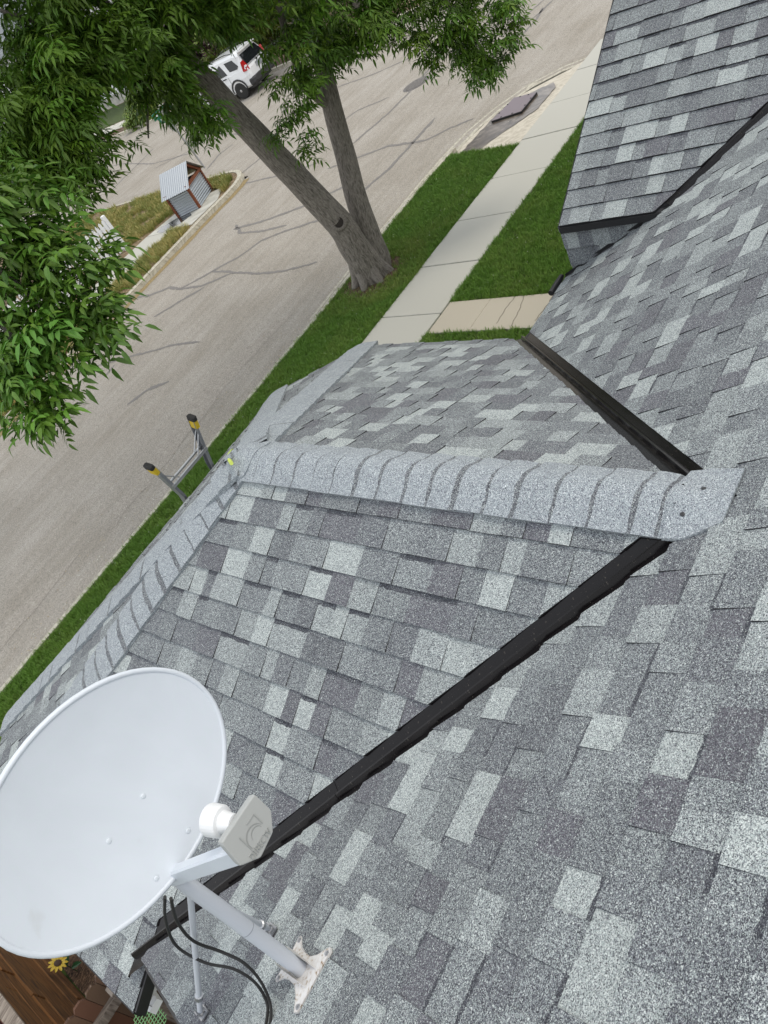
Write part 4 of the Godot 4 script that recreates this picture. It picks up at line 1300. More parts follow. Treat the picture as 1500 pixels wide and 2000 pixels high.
func build_street() -> void:
	rng.seed = 808
	# manhole
	var mh := gp(813, 164, RD)
	var iron := textured(grain_tex(128, 82, [[.5, 112, 108, 104], [.5, 92, 88, 86]], .4, .3), 0.3, 0.6)
	var m := thing("manhole_cover", "round iron manhole cover set in the road", "manhole cover", Vector3(mh.x, RD, -mh.y))
	var st := begin()
	lathe(st, Vector3.ZERO, Vector3.UP, [[0.40, -0.03], [0.40, 0.006], [0.35, 0.006], [0.345, 0.001]], 32)
	put("frame", [st, iron], m)
	st = begin()
	lathe(st, Vector3.ZERO, Vector3.UP, [[0.335, -0.03], [0.335, 0.005], [0.1, 0.006]], 32)
	var lid := put("lid", [st, iron], m)
	for i in range(-3, 4):
		var l := begin()
		var hw := sqrt(0.32 * 0.32 - pow(i * 0.085, 2)) * 0.9
		box(l, Vector3(i * 0.085, 0.009, 0), Vector3(0.022, 0, 0), Vector3(0, 0.004, 0), Vector3(0, 0, hw))
		put("ridge", [l, M.tar], lid)
	# steel plate over the gutter
	var plate_px := [[959, 234], [1018, 218], [1048, 181], [1003, 189]]
	var c := Vector2.ZERO
	var pl := []
	for q in plate_px:
		var p := gp(q[0], q[1], 0.0)
		pl.append(p); c += p / 4.0
	var steel := textured(noise_tex(256, 83, [[0.2, Color(.44, .40, .42)], [0.6, Color(.52, .48, .50)], [0.9, Color(.58, .55, .56)]], 7, 7, 4, 0.04), 1.0, 0.6)
	var plt := thing("steel_plate", "purplish grey steel plate bridging the wet gutter at the corner", "steel plate", Vector3(c.x, 0, -c.y))
	var pst := begin()
	var hgt := func(p: Vector2) -> float: return lerpf(0.03, -0.045, clampf((p.y - 8.675) / 1.6, 0, 1))
	var topr := PackedVector3Array(); var botr := PackedVector3Array()
	for p in pl:
		topr.append(Vector3(p.x - c.x, hgt.call(p) + 0.012, c.y - p.y)); botr.append(Vector3(p.x - c.x, hgt.call(p), c.y - p.y))
	loft(pst, [botr, topr])
	put("sheet", [pst, steel], plt)
	var ed := begin()
	for i in [0, 1]:
		var a := topr[i]; var b := topr[i + 1]
		box(ed, (a + b) * 0.5 + Vector3(0, -0.022, 0), (b - a) * 0.5, Vector3(0, 0.018, 0), (b - a).normalized().cross(Vector3.UP) * 0.012)
	put("edge_strip", [ed, M.black_rubber], plt)
	for i in 4:
		for k in 2:
			var p := topr[i].lerp(topr[(i + 1) % 4], 0.3 + 0.4 * k) * 0.93
			var b := begin()
			lathe(b, p + Vector3(0, 0.003, 0), Vector3.UP, [[0.018, 0.0], [0.018, 0.006], [0.01, 0.009]], 8)
			put("bolt", [b, M.black_plastic], plt)
	# street sign pole behind the hut
	var pb := gp(400, 328, 0.0)
	var pole := thing("street_sign", "leaning grey signpost with green street name blades behind the hut", "street sign", Vector3(pb.x, 0, -pb.y))
	var topw := dw(312, 210, pb.x * 0.544 + pb.y * 0.839) - Vector3(pb.x, 0, -pb.y)
	var ps := begin()
	tube(ps, PackedVector3Array([Vector3.ZERO, topw * 0.5, topw]), [0.035], 10)
	put("pole", [ps, M.steel], pole, false)
	var green := mat(lin(.01, .16, .09), 0.4)
	for k in 2:
		var bs := begin()
		var ax := Vector3(1, 0, 0) if k == 0 else Vector3(0, 0, 1)
		box(bs, topw + Vector3(0, -0.12 - 0.24 * k, 0), ax * 0.45, Vector3(0, 0.10, 0), ax.cross(Vector3.UP) * 0.006)
		var blade := put("name_blade", [bs, green], pole)
		for s in [-1.0, 1.0]:
			var wb := begin()
			for i in 5:
				box(wb, topw + Vector3(0, -0.12 - 0.24 * k, 0) + ax * (-0.28 + i * 0.14) + ax.cross(Vector3.UP) * 0.007 * s, ax * 0.035, Vector3(0, 0.045, 0), ax.cross(Vector3.UP) * 0.001)
			put("worn_letters", [wb, M.white_paint], blade)
	var so := begin()
	var sc := topw * 0.80
	var dirn := Vector3(0.5, 0, 0.85).normalized()
	var ring := PackedVector3Array(); var ring2 := PackedVector3Array()
	for i in 8:
		var a := TAU * (i + 0.5) / 8
		var p := sc + (dirn.cross(Vector3.UP) * cos(a) + Vector3.UP * sin(a)) * 0.38
		ring.append(p); ring2.append(p + dirn * 0.004)
	loft(so, [ring, ring2])
	put("sign_back", [so, M.alu], pole)
	# white picket fence behind the far sidewalk
	var fa := Vector2(12.15, 22.15)
	for seg in 3:
		var fo := fa + Vector2(-2.42 * seg, 0)
		var fence := thing("picket_fence", ["white picket fence panel ending beside the weedy corner", "white picket fence panel between two others across the street", "white picket fence panel farthest from the hut across the street"][seg], "fence", Vector3(fo.x, -0.02, -fo.y), 0.0, "fence panels along the far sidewalk")
		for y in [0.22, 0.85]:
			var rs := begin()
			box(rs, Vector3(-1.2, y, 0), Vector3(1.2, 0, 0), Vector3(0, 0.045, 0), Vector3(0, 0, 0.02))
			put("rail", [rs, M.white_paint], fence)
		for k in 16:
			var ks := begin()
			var x := -0.15 - k * 0.145
			loft(ks, [PackedVector3Array([Vector3(x - .045, .06, .022), Vector3(x + .045, .06, .022), Vector3(x + .045, 1.0, .022), Vector3(x, 1.06, .022), Vector3(x - .045, 1.0, .022)]), PackedVector3Array([Vector3(x - .045, .06, .042), Vector3(x + .045, .06, .042), Vector3(x + .045, 1.0, .042), Vector3(x, 1.06, .042), Vector3(x - .045, 1.0, .042)])])
			put("picket", [ks, M.white_paint], fence)
		var po := begin()
		bbox(po, Vector3(-0.03, 0.56, 0), Vector3(0.06, 0, 0), Vector3(0, 0.58, 0), Vector3(0, 0, 0.06), 0.012)
		put("post", [po, M.white_paint], fence)
	build_far_house()

func build_far_house() -> void:
	var o := Vector2(33.2, 45.0)
	var hs := thing("neighbour_house", "white clapboard house across the side street, mostly behind leaves", "house", Vector3(o.x, 0, -o.y))
	var fd := begin()
	box(fd, Vector3(5, 0.25, -10), Vector3(5, 0, 0), Vector3(0, 0.3, 0), Vector3(0, 0, 11))
	put("foundation", [fd, M.concrete], hs)
	var wl := begin()
	box(wl, Vector3(5, 3.0, -10), Vector3(4.95, 0, 0), Vector3(0, 2.5, 0), Vector3(0, 0, 10.95))
	var wall := put("wall", [wl, M.white_paint], hs)
	for r in 17:
		for s in 2:
			var bs := begin()
			var y := 0.6 + r * 0.28
			if s == 0: loft(bs, [PackedVector3Array([Vector3(0.05, y, 0.95), Vector3(0.0, y, 0.95), Vector3(0.03, y + .275, 0.95), Vector3(0.05, y + .275, 0.95)]), PackedVector3Array([Vector3(0.05, y, -20.95), Vector3(0.0, y, -20.95), Vector3(0.03, y + .275, -20.95), Vector3(0.05, y + .275, -20.95)])])
			else: loft(bs, [PackedVector3Array([Vector3(0.05, y, 0.95), Vector3(0.05, y, 1.0), Vector3(0.05, y + .275, 0.97), Vector3(0.05, y + .275, 0.95)]), PackedVector3Array([Vector3(9.95, y, 0.95), Vector3(9.95, y, 1.0), Vector3(9.95, y + .275, 0.97), Vector3(9.95, y + .275, 0.95)])])
			put("clapboard", [bs, M.white_paint], wall)
	for z in [-2.5, -7.5, -13.0, -17.5]:
		var wf := begin()
		box(wf, Vector3(-0.02, 2.2, z), Vector3(0.04, 0, 0), Vector3(0, 0.75, 0), Vector3(0, 0, 0.55))
		var win := put("window", [wf, M.white_paint], hs)
		for k in 2:
			var pn := begin()
			box(pn, Vector3(-0.062, 1.86 + k * 0.68, z), Vector3(0.004, 0, 0), Vector3(0, 0.31, 0), Vector3(0, 0, 0.46))
			put("pane", [pn, mat(lin(.03, .035, .04), 0.08)], win)
	var rf := begin()
	for s in [-1.0, 1.0]:
		quad(rf, Vector3(5 + s * 5.5, 5.4, 1.5), Vector3(5 + s * 5.5, 5.4, -21.5), Vector3(5, 7.9, -21.5), Vector3(5, 7.9, 1.5))
	for z in [1.0, -21.0]:
		tri(rf, Vector3(0, 5.45, z), Vector3(10, 5.45, z), Vector3(5, 7.85, z))
	put("roof", [rf, M["shingle_grey"]], hs)

# ---------- parked car ----------
func build_car() -> void:
	var paint := mat(lin(.78, .79, .80), 0.25)
	paint.clearcoat_enabled = true
	paint.clearcoat = 0.8
	paint.clearcoat_roughness = 0.08
	var clad := mat(lin(.03, .03, .032), 0.55)
	var glass := mat(lin(.012, .014, .016), 0.05)
	var red := mat(lin(.42, .01, .01), 0.15)
	var rimm := mat(lin(.5, .5, .52), 0.3, 0.8)
	var rear := Vector2(24.3, 27.1)
	var fwd := Vector2(-0.12, 1.0).normalized()
	var o := rear + fwd * 1.31
	var car := thing("parked_car", "white sport utility car with black lower trim parked at the far kerb", "car", Vector3(o.x, RD, -o.y), atan2(-fwd.x, fwd.y))
	car.scale = Vector3.ONE * 0.95
	# local axes: -z ahead, +x the car's right
	var ring := func(z: float, yb: float, yt: float, hb: float, ht: float, r: float) -> PackedVector3Array:
		var p := PackedVector3Array()
		for e in [[hb - r, yb], [hb, yb + r], [hb, lerpf(yb, yt, .55)], [ht, yt - r], [ht - r * 1.2, yt], [-ht + r * 1.2, yt], [-ht, yt - r], [-hb, lerpf(yb, yt, .55)], [-hb, yb + r], [-hb + r, yb]]:
			p.append(Vector3(e[0], e[1], z))
		return p
	var st := begin()
	loft(st, [ring.call(2.17, .52, .96, .72, .70, .06), ring.call(2.12, .42, 1.04, .83, .80, .07), ring.call(1.95, .34, 1.08, .89, .84, .07), ring.call(1.30, .30, 1.07, .91, .86, .06), ring.call(0.0, .30, 1.04, .91, .86, .06), ring.call(-1.05, .30, 1.02, .91, .85, .06), ring.call(-1.75, .32, .96, .89, .80, .07), ring.call(-2.05, .38, .86, .82, .72, .08), ring.call(-2.18, .48, .74, .70, .62, .06)])
	put("body", [st, paint], car)
	var gr := begin()
	var gring := func(z: float, yt: float, ht: float, zt: float) -> PackedVector3Array:
		return PackedVector3Array([Vector3(.845, 1.0, z), Vector3(ht + .03, yt - .10, zt), Vector3(ht - .05, yt, zt), Vector3(-ht + .05, yt, zt), Vector3(-ht - .03, yt - .10, zt), Vector3(-.845, 1.0, z)])
	loft(gr, [gring.call(2.08, 1.60, .66, 1.86), gring.call(1.6, 1.67, .68, 1.5), gring.call(0.5, 1.69, .69, 0.5), gring.call(-0.2, 1.66, .68, -0.1), gring.call(-1.12, 1.60, .66, -0.42)])
	put("cabin", [gr, paint], car)
	var side_x := func(y: float) -> float: return lerpf(.845, .705, (y - 1.0) / 0.58)
	for s in [-1.0, 1.0]:
		for w in [[[-0.92, 1.06], [-0.42, 1.50], [0.02, 1.54], [0.02, 1.06]], [[0.08, 1.06], [0.08, 1.54], [0.72, 1.55], [0.98, 1.08]], [[1.18, 1.14], [1.02, 1.50], [1.50, 1.49], [1.72, 1.20], [1.62, 1.12]]]:
			var ws := begin()
			var pts := PackedVector3Array(); var inn := PackedVector3Array()
			for e in w:
				pts.append(Vector3(s * (side_x.call(e[1]) + .012), e[1], e[0])); inn.append(Vector3(s * (side_x.call(e[1]) - .03), e[1], e[0]))
			loft(ws, [inn, pts])
			put("side_window", [ws, glass], car)
		var tl := begin()
		var q := [[.70, .93, 2.165], [.86, .93, 2.05], [.875, .95, 1.90], [.84, 1.30, 1.96], [.74, 1.33, 2.06], [.69, 1.10, 2.13]]
		var a := PackedVector3Array(); var b := PackedVector3Array()
		for e in q:
			a.append(Vector3(s * e[0] * 1.02, e[1], e[2] + .012)); b.append(Vector3(s * e[0] * .9, e[1], e[2] - .05))
		loft(tl, [b, a])
		var lamp := put("tail_light", [tl, red], car)
		var wl := begin()
		box(wl, Vector3(s * .80, 1.10, 2.105), Vector3(.05, 0, 0), Vector3(0, .035, 0), Vector3(0, 0, .03))
		put("reversing_lens", [wl, M.white_paint], lamp)
		var rl := begin()
		tube(rl, PackedVector3Array([Vector3(s * .60, 1.69, -.1), Vector3(s * .61, 1.745, .15), Vector3(s * .61, 1.75, 1.2), Vector3(s * .60, 1.68, 1.5)]), [0.018], 8)
		put("roof_rail", [rl, clad], car, false)
		for z in [-1.31, 1.31]:
			var arch := begin()
			for i in 12:
				var a0 := PI * i / 12.0; var a1 := PI * (i + 1) / 12.0
				quad(arch, Vector3(s * .925, .36 + sin(a0) * .38, z + cos(a0) * .38), Vector3(s * .925, .36 + sin(a1) * .38, z + cos(a1) * .38), Vector3(s * .92, .36 + sin(a1) * .46, z + cos(a1) * .46), Vector3(s * .92, .36 + sin(a0) * .46, z + cos(a0) * .46))
				quad(arch, Vector3(s * .925, .36 + sin(a0) * .38, z + cos(a0) * .38), Vector3(s * .925, .36 + sin(a1) * .38, z + cos(a1) * .38), Vector3(s * .78, .36 + sin(a1) * .38, z + cos(a1) * .38), Vector3(s * .78, .36 + sin(a0) * .38, z + cos(a0) * .38))
			put("wheel_arch", [arch, clad], car)
			var tr := begin()
			lathe(tr, Vector3(s * .80, .345, z), Vector3(s, 0, 0), [[.20, -.11], [.32, -.11], [.345, -.08], [.345, .08], [.325, .11], [.225, .125]], 28)
			var wheel := put("wheel", [tr, M.black_rubber], car)
			var rs := begin()
			lathe(rs, Vector3(s * .80, .345, z), Vector3(s, 0, 0), [[.225, .09], [.225, .120], [.205, .120], [.20, .08]], 28)
			for k in 5:
				var an := TAU * k / 5.0
				var dd := Vector3(0, cos(an), sin(an))
				box(rs, Vector3(s * .912, .345, z) + dd * .115, dd * .10, dd.cross(Vector3.RIGHT) * .032, Vector3(.012, 0, 0))
			lathe(rs, Vector3(s * .80, .345, z), Vector3(s, 0, 0), [[.055, .10], [.055, .128], [.02, .132]], 14)
			put("rim", [rs, rimm], wheel)
		var sill := begin()
		box(sill, Vector3(s * .90, .36, 0), Vector3(.03, 0, 0), Vector3(0, .07, 0), Vector3(0, 0, .88))
		put("sill", [sill, clad if false else paint], car)
		for z in [0.80, -0.25]:
			var hn := begin()
			box(hn, Vector3(s * .925, .98, z), Vector3(.015, 0, 0), Vector3(0, .022, 0), Vector3(0, 0, .10))
			put("door_handle", [hn, clad], car)
		for z in [0.05, -0.98, 1.02]:
			var sm := begin()
			box(sm, Vector3(s * .909, .70, z), Vector3(.003, 0, 0), Vector3(0, .30, 0), Vector3(0, 0, .005))
			put("door_seam", [sm, clad], car)
		var mi := begin()
		bbox(mi, Vector3(s * 1.0, 1.10, -.80), Vector3(.11, 0, 0), Vector3(0, .07, 0), Vector3(0, 0, .06), .02)
		put("mirror", [mi, clad], car)
	var rw := begin()
	loft(rw, [PackedVector3Array([Vector3(.66, 1.12, 2.05), Vector3(.56, 1.52, 1.88), Vector3(-.56, 1.52, 1.88), Vector3(-.66, 1.12, 2.05)]), PackedVector3Array([Vector3(.67, 1.12, 2.11), Vector3(.57, 1.52, 1.94), Vector3(-.57, 1.52, 1.94), Vector3(-.67, 1.12, 2.11)])])
	put("rear_window", [rw, glass], car)
	var wsd := begin()
	loft(wsd, [PackedVector3Array([Vector3(.74, 1.08, -1.05), Vector3(.60, 1.54, -.52), Vector3(-.60, 1.54, -.52), Vector3(-.74, 1.08, -1.05)]), PackedVector3Array([Vector3(.74, 1.09, -1.09), Vector3(.60, 1.55, -.56), Vector3(-.60, 1.55, -.56), Vector3(-.74, 1.09, -1.09)])])
	put("windscreen", [wsd, glass], car)
	var sp := begin()
	bbox(sp, Vector3(0, 1.64, 1.93), Vector3(.60, 0, 0), Vector3(0, .025, 0), Vector3(0, 0, .10), .012)
	put("spoiler", [sp, paint], car)
	var bp := begin()
	loft(bp, [ring.call(2.0, .34, .62, .925, .925, .05), ring.call(2.16, .36, .64, .86, .86, .06), ring.call(2.25, .42, .62, .70, .70, .05)])
	put("rear_bumper", [bp, clad], car)
	var fbp := begin()
	loft(fbp, [ring.call(-2.27, .40, .60, .66, .66, .05), ring.call(-2.12, .34, .62, .84, .84, .06), ring.call(-1.95, .34, .62, .91, .91, .05)])
	put("front_bumper", [fbp, clad], car)
	var pl := begin()
	box(pl, Vector3(0, .90, 2.178), Vector3(.26, 0, 0), Vector3(0, .10, 0), Vector3(0, 0, .004))
	put("plate_recess", [pl, mat(lin(.35, .36, .37), .4)], car)
	var pl2 := begin()
	box(pl2, Vector3(0, .90, 2.185), Vector3(.155, 0, 0), Vector3(0, .075, 0), Vector3(0, 0, .004))
	put("number_plate", [pl2, mat(lin(.25, .28, .30), .4)], car)
	var em := begin()
	lathe(em, Vector3(0, 1.055, 2.14), Vector3(0, 0, 1), [[.05, 0], [.05, .012], [.03, .016]], 16)
	put("emblem", [em, clad], car)
	var un := begin()
	box(un, Vector3(0, .32, 0), Vector3(.75, 0, 0), Vector3(0, .08, 0), Vector3(0, 0, 1.95))
	put("underbody", [un, M.black_plastic], car)

# ---------- plants ----------
func leaflet(st: SurfaceTool, b: Vector3, dir: Vector3, up: Vector3, len: float, wid: float, droop: float) -> void:
	var side := dir.cross(up).normalized()
	var c1 := b + dir * len * 0.26 - up * len * droop * 0.10
	var c2 := b + dir * len * 0.58 - up * len * droop * 0.42
	var t := b + dir * len - up * len * droop
	var l1 := c1 + side * wid * 0.43 + up * wid * 0.15; var r1 := c1 - side * wid * 0.43 + up * wid * 0.15
	var l2 := c2 + side * wid * 0.42 + up * wid * 0.13; var r2 := c2 - side * wid * 0.42 + up * wid * 0.13
	for q in [b, l1, c1, b, c1, r1, l1, l2, c2, l1, c2, c1, c1, c2, r2, c1, r2, r1, l2, t, c2, c2, t, r2]:
		st.set_smooth_group(-1)
		st.add_vertex(q)
# one shoot: a thin twig with compound leaves round it, about 0.45 m across
func shoot_mesh(sd: int, m_leaf: Material, leaves := 6, pairs := 3, ll := 0.095, lw := 0.03) -> ArrayMesh:
	var r := RandomNumberGenerator.new()
	r.seed = sd
	var st := begin()
	for i in leaves:
		var a := TAU * i / leaves + r.randf_range(-0.4, 0.4)
		var el := r.randf_range(-0.15, 0.7)
		var d := Vector3(cos(a) * cos(el), sin(el), sin(a) * cos(el))
		var p := Vector3(0, i * 0.035 - 0.06, 0)
		var L := r.randf_range(0.16, 0.24)
		var n := pairs * 2 + 1
		var pos := []
		var dirs := []
		var dd := d
		var pp := p
		for k in pairs + 1:
			pp += dd * L / (pairs + 0.6)
			dd = (dd + Vector3(0, -0.22, 0)).normalized()
			pos.append(pp); dirs.append(dd)
		var up := Vector3.UP
		# rachis
		var prev := p
		for k in pos.size():
			var s: Vector3 = (pos[k] - prev).cross(Vector3.UP).normalized() * 0.0016
			tri(st, prev - s, prev + s, pos[k])
			prev = pos[k]
		for k in pairs + 1:
			var fw: Vector3 = dirs[k]
			var sd_ := fw.cross(up).normalized()
			if k == pairs:
				leaflet(st, pos[k], fw, sd_.cross(fw).normalized(), ll * r.randf_range(0.95, 1.2), lw, r.randf_range(0.2, 0.5))
			else:
				for s in [-1.0, 1.0]:
					var dv: Vector3 = (sd_ * s * 0.8 + fw * 0.6 + Vector3(0, r.randf_range(-0.25, 0.1), 0)).normalized()
					leaflet(st, pos[k], dv, dv.cross(sd_ * s).cross(dv).normalized() if false else Vector3.UP, ll * r.randf_range(0.75, 1.1), lw * r.randf_range(0.85, 1.1), r.randf_range(0.15, 0.5))
	st.generate_normals()
	var mesh := st.commit()
	mesh.surface_set_material(0, m_leaf)
	return mesh
func leaf_mat(glow := 0.6) -> StandardMaterial3D:
	var m := mat(Color.WHITE, 0.55)
	m.vertex_color_use_as_albedo = true
	m.backlight_enabled = true
	m.backlight = Color(0.85 * glow, 1.0 * glow, 0.25 * glow)
	return m
# copies of a mesh at transforms with colours (linear)
func scatter(called: String, mesh: Mesh, xf: Array, cols: Array, parent: Node = null) -> MultiMeshInstance3D:
	var mm := MultiMesh.new()
	mm.transform_format = MultiMesh.TRANSFORM_3D
	mm.use_colors = true
	mm.mesh = mesh
	mm.instance_count = xf.size()
	for i in xf.size():
		mm.set_instance_transform(i, xf[i])
		mm.set_instance_color(i, cols[i])
	var o := MultiMeshInstance3D.new()
	o.multimesh = mm
	o.name = called if parent else numbered(called)
	(parent if parent else self).add_child(o, true)
	return o
func leaf_colour(c: Array) -> Color:
	var k := rnd(0.75, 1.3)
	var y := rnd(0.9, 1.25)
	return Color(c[0] * k * y, c[1] * k, c[2] * k * rnd(0.7, 1.2))
func shoot_xf(p: Vector3, s: float, tilt := 0.7) -> Transform3D:
	var b := Basis(Vector3.UP, rnd(0, TAU)) * Basis(Vector3(cos(rnd(0, TAU)), 0, sin(rnd(0, TAU))).normalized(), rnd(0, tilt))
	return Transform3D(b.scaled(Vector3.ONE * s), p)
# balls of leaves: [centre, radius, count]
func crown(parent: Node, blobs: Array, base: Vector3, colour: Array, size: float, meshes: Array, called := "foliage", bound := []) -> void:
	var xf := []; var cols := []
	for m in meshes: xf.append([]); cols.append([])
	for b in blobs:
		var c: Vector3 = b[0]
		var shade := rnd(0.85, 1.15)
		var spray := Vector3.ZERO
		var dirn := Vector3.DOWN
		for i in b[2]:
			# shoots come in short drooping sprays, with gaps between the sprays
			if i % 5 == 0:
				spray = Vector3(rng.randfn(), rng.randfn() * 0.85, rng.randfn()).normalized() * pow(rng.randf(), 0.4) * float(b[1])
				dirn = (spray.normalized() * 0.7 + Vector3(rnd(-.4, .4), rnd(-.9, 0.1), rnd(-.4, .4))).normalized()
			var d: Vector3 = spray + dirn * (0.13 * (i % 5)) * clampf(float(b[1]) * 1.6, 0.5, 1.2)
			var fp := on_film(c + d)
			var open := false
			for g in GAPS:
				if pow((fp.x - g[0]) / g[2], 2) + pow((fp.y - g[1]) / g[3], 2) < 1.0: open = true
			if open and fp.z < 14.5: continue
			# the low limb ends where its outermost shoots do: [height in the photo, farthest across]
			var past := false
			for g in bound.size() - 1:
				if fp.y >= bound[g][0] and fp.y < bound[g + 1][0]: past = fp.x > remap(fp.y, bound[g][0], bound[g + 1][0], bound[g][1], bound[g + 1][1])
			if bound and fp.y >= bound[-1][0]: past = true
			if past: continue
			var k := rng.randi() % meshes.size()
			xf[k].append(shoot_xf(c + d - base, size * rnd(0.75, 1.2)))
			var col := leaf_colour(colour)
			cols[k].append(Color(col.r * shade, col.g * shade, col.b * shade))
	for k in meshes.size(): scatter(called, meshes[k], xf[k], cols[k], parent).set_meta("kind", "stuff")

# openings in the leaves through which the street shows (photo pixels: centre and half sizes)
const GAPS := [[405, 165, 40, 34], [352, 112, 26, 20], [880, 30, 16, 12], [840, 75, 18, 12], [150, 205, 16, 12], [300, 60, 14, 10], [90, 110, 12, 10], [640, 175, 24, 18], [248, 578, 44, 20], [200, 718, 48, 14], [238, 765, 60, 34], [112, 738, 30, 11], [120, 545, 22, 10], [20, 640, 26, 12], [215, 690, 60, 8], [432, 100, 42, 36], [525, 62, 42, 30], [472, 142, 72, 58], [225, 205, 44, 60], [262, 245, 60, 36], [318, 240, 26, 34], [330, 345, 130, 62], [225, 462, 36, 34], [172, 522, 24, 20], [300, 420, 80, 60]]
var leaf_green: StandardMaterial3D
func build_grass() -> void:
	rng.seed = 99
	var gm := mat(Color.WHITE, 0.6)
	gm.vertex_color_use_as_albedo = true
	gm.backlight_enabled = true
	gm.backlight = Color(0.2, 0.3, 0.05)
	var tufts := []
	for v in 2:
		var st := begin()
		var r := RandomNumberGenerator.new()
		r.seed = 500 + v
		for i in 11:
			var a := r.randf_range(0, TAU)
			var p := Vector3(cos(a), 0, sin(a)) * r.randf_range(0, 0.035)
			var h := r.randf_range(0.035, 0.07)
			var lean := Vector3(cos(a), 0, sin(a)) * r.randf_range(0.005, 0.035)
			var s := Vector3(-sin(a), 0, cos(a)).rotated(Vector3.UP, r.randf_range(-1, 1)) * 0.0028
			tri(st, p - s, p + s, p + lean * 0.5 + Vector3(0, h * 0.6, 0) + s * 0.8)
			tri(st, p - s, p + lean * 0.5 + Vector3(0, h * 0.6, 0) + s * 0.8, p + lean * 0.5 + Vector3(0, h * 0.6, 0) - s * 0.8)
			tri(st, p + lean * 0.5 + Vector3(0, h * 0.6, 0) - s * 0.8, p + lean * 0.5 + Vector3(0, h * 0.6, 0) + s * 0.8, p + lean * 1.3 + Vector3(0, h, 0))
		st.generate_normals()
		var m := st.commit()
		m.surface_set_material(0, gm)
		tufts.append(m)
	var fn := FastNoiseLite.new()
	fn.seed = 4; fn.frequency = 0.9
	var lawns := [
		["lawn", "mown green grass strip between the sidewalk and the kerb, around the tree", PackedVector2Array([Vector2(-7, 8.66), Vector2(12.86, 8.66), Vector2(13.12, 10.42), Vector2(12.4, 10.5), Vector2(10.6, 10.48), Vector2(8, 10.32), Vector2(4, 10.27), Vector2(-7, 10.31)]), 1150.0],
		["lawn", "mown green grass between the entry walk and the far gable wing", PackedVector2Array([Vector2(7.98, 3.35), Vector2(14.5, 3.35), Vector2(14.5, 7.46), Vector2(7.98, 7.46)]), 1100.0],
		["lawn", "mown green grass in front of the bay-ended wing, beside the entry walk", PackedVector2Array([Vector2(-0.35, 5.6), Vector2(3.2, 5.6), Vector2(4.2, 4.9), Vector2(4.3, 3.4), Vector2(7.23, 3.4), Vector2(7.23, 7.46), Vector2(-0.35, 7.46)]), 800.0]]
	for L in lawns:
		var poly: PackedVector2Array = L[2]
		var lo := Vector2(1e9, 1e9); var hi := Vector2(-1e9, -1e9)
		for p in poly: lo = lo.min(p); hi = hi.max(p)
		var xf := [[], []]; var cols := [[], []]
		var n := int((hi.x - lo.x) * (hi.y - lo.y) * float(L[3]))
		for i in n:
			var p := Vector2(rnd(lo.x, hi.x), rnd(lo.y, hi.y))
			if not Geometry2D.is_point_in_polygon(p, poly): continue
			var near_tree := (p - Vector2(8.95, 9.75)).length()
			if near_tree < 0.36 or (near_tree < 0.75 and rng.randf() < 0.75 * (0.9 - near_tree) / 0.4): continue
			var k := 0
			var v := fn.get_noise_2dv(p) + 0.4 * fn.get_noise_2dv(p * 4.0)
			var dry := clampf(0.25 + v * 0.9, 0, 1) * rnd(0.2, 1.0) * 0.35
			if near_tree < 1.1: dry += 0.3 * rng.randf()
			var c := Color(.125, .245, .030).lerp(Color(.36, .34, .10), dry)
			var g := rnd(0.75, 1.3)
			xf[k].append(Transform3D(Basis(Vector3.UP, rnd(0, TAU)).scaled(Vector3.ONE * rnd(0.8, 1.35)), Vector3(p.x, -0.035, -p.y)))
			cols[k].append(Color(c.r * g, c.g * g, c.b * g))
		for k in 1:
			var o := scatter(L[0], tufts[k], xf[k], cols[k])
			tag(o, L[1], "grass", "", "stuff")
	# bare ground and litter round the foot of the tree
	var soil := begin()
	var ring := []
	for i in 26:
		var a := TAU * i / 26.0
		ring.append(Vector2(8.98, 9.70) + Vector2(cos(a), sin(a) * 0.85) * rnd(0.55, 0.85))
	flat_poly(soil, PackedVector2Array(ring), -0.024)
	struct("bare_soil", [soil, M.mulch])
	# petals and small dry leaves blown over lawn, road and roof
	var lm := begin()
	leaflet(lm, Vector3.ZERO, Vector3.RIGHT, Vector3.UP, 0.03, 0.014, -0.1)
	lm.generate_normals()
	var lmesh := lm.commit()
	var lmat := mat(Color.WHITE, 0.8)
	lmat.vertex_color_use_as_albedo = true
	lmesh.surface_set_material(0, lmat)
	var px := []; var pc := []
	for i in 900:
		var q := Vector2(rnd(-2, 15), rnd(8.7, 18.6))
		if rng.randf() < 0.6: q.y = 10.6 + absf(rng.randfn()) * 0.5
		var on_road := q.y > 10.62
		px.append(Transform3D(Basis(Vector3.UP, rnd(0, TAU)).scaled(Vector3.ONE * rnd(0.5, 1.3)), Vector3(q.x, RD + 0.012 if on_road else 0.02, -q.y)))
		pc.append([Color(.55, .53, .46), Color(.40, .33, .20), Color(.28, .20, .11)][rng.randi() % 3])
	for i in 260:
		var q := Vector2(rnd(8.1, 13.5), rnd(4.5, 7.4)) if rng.randf() < 0.5 else Vector2(rnd(1, 12.6), rnd(8.75, 10.2))
		px.append(Transform3D(Basis(Vector3.UP, rnd(0, TAU)).scaled(Vector3.ONE * rnd(0.4, 0.8)), Vector3(q.x, 0.025, -q.y)))
		pc.append(Color(.62, .62, .52))
	tag(scatter("leaf_litter", lmesh, px, pc), "scattered pale petals and small dry leaves on the road edge and lawns", "leaf litter", "", "stuff")
	# weeds on the far verge
	var wx := [[], []]; var wc := [[], []]
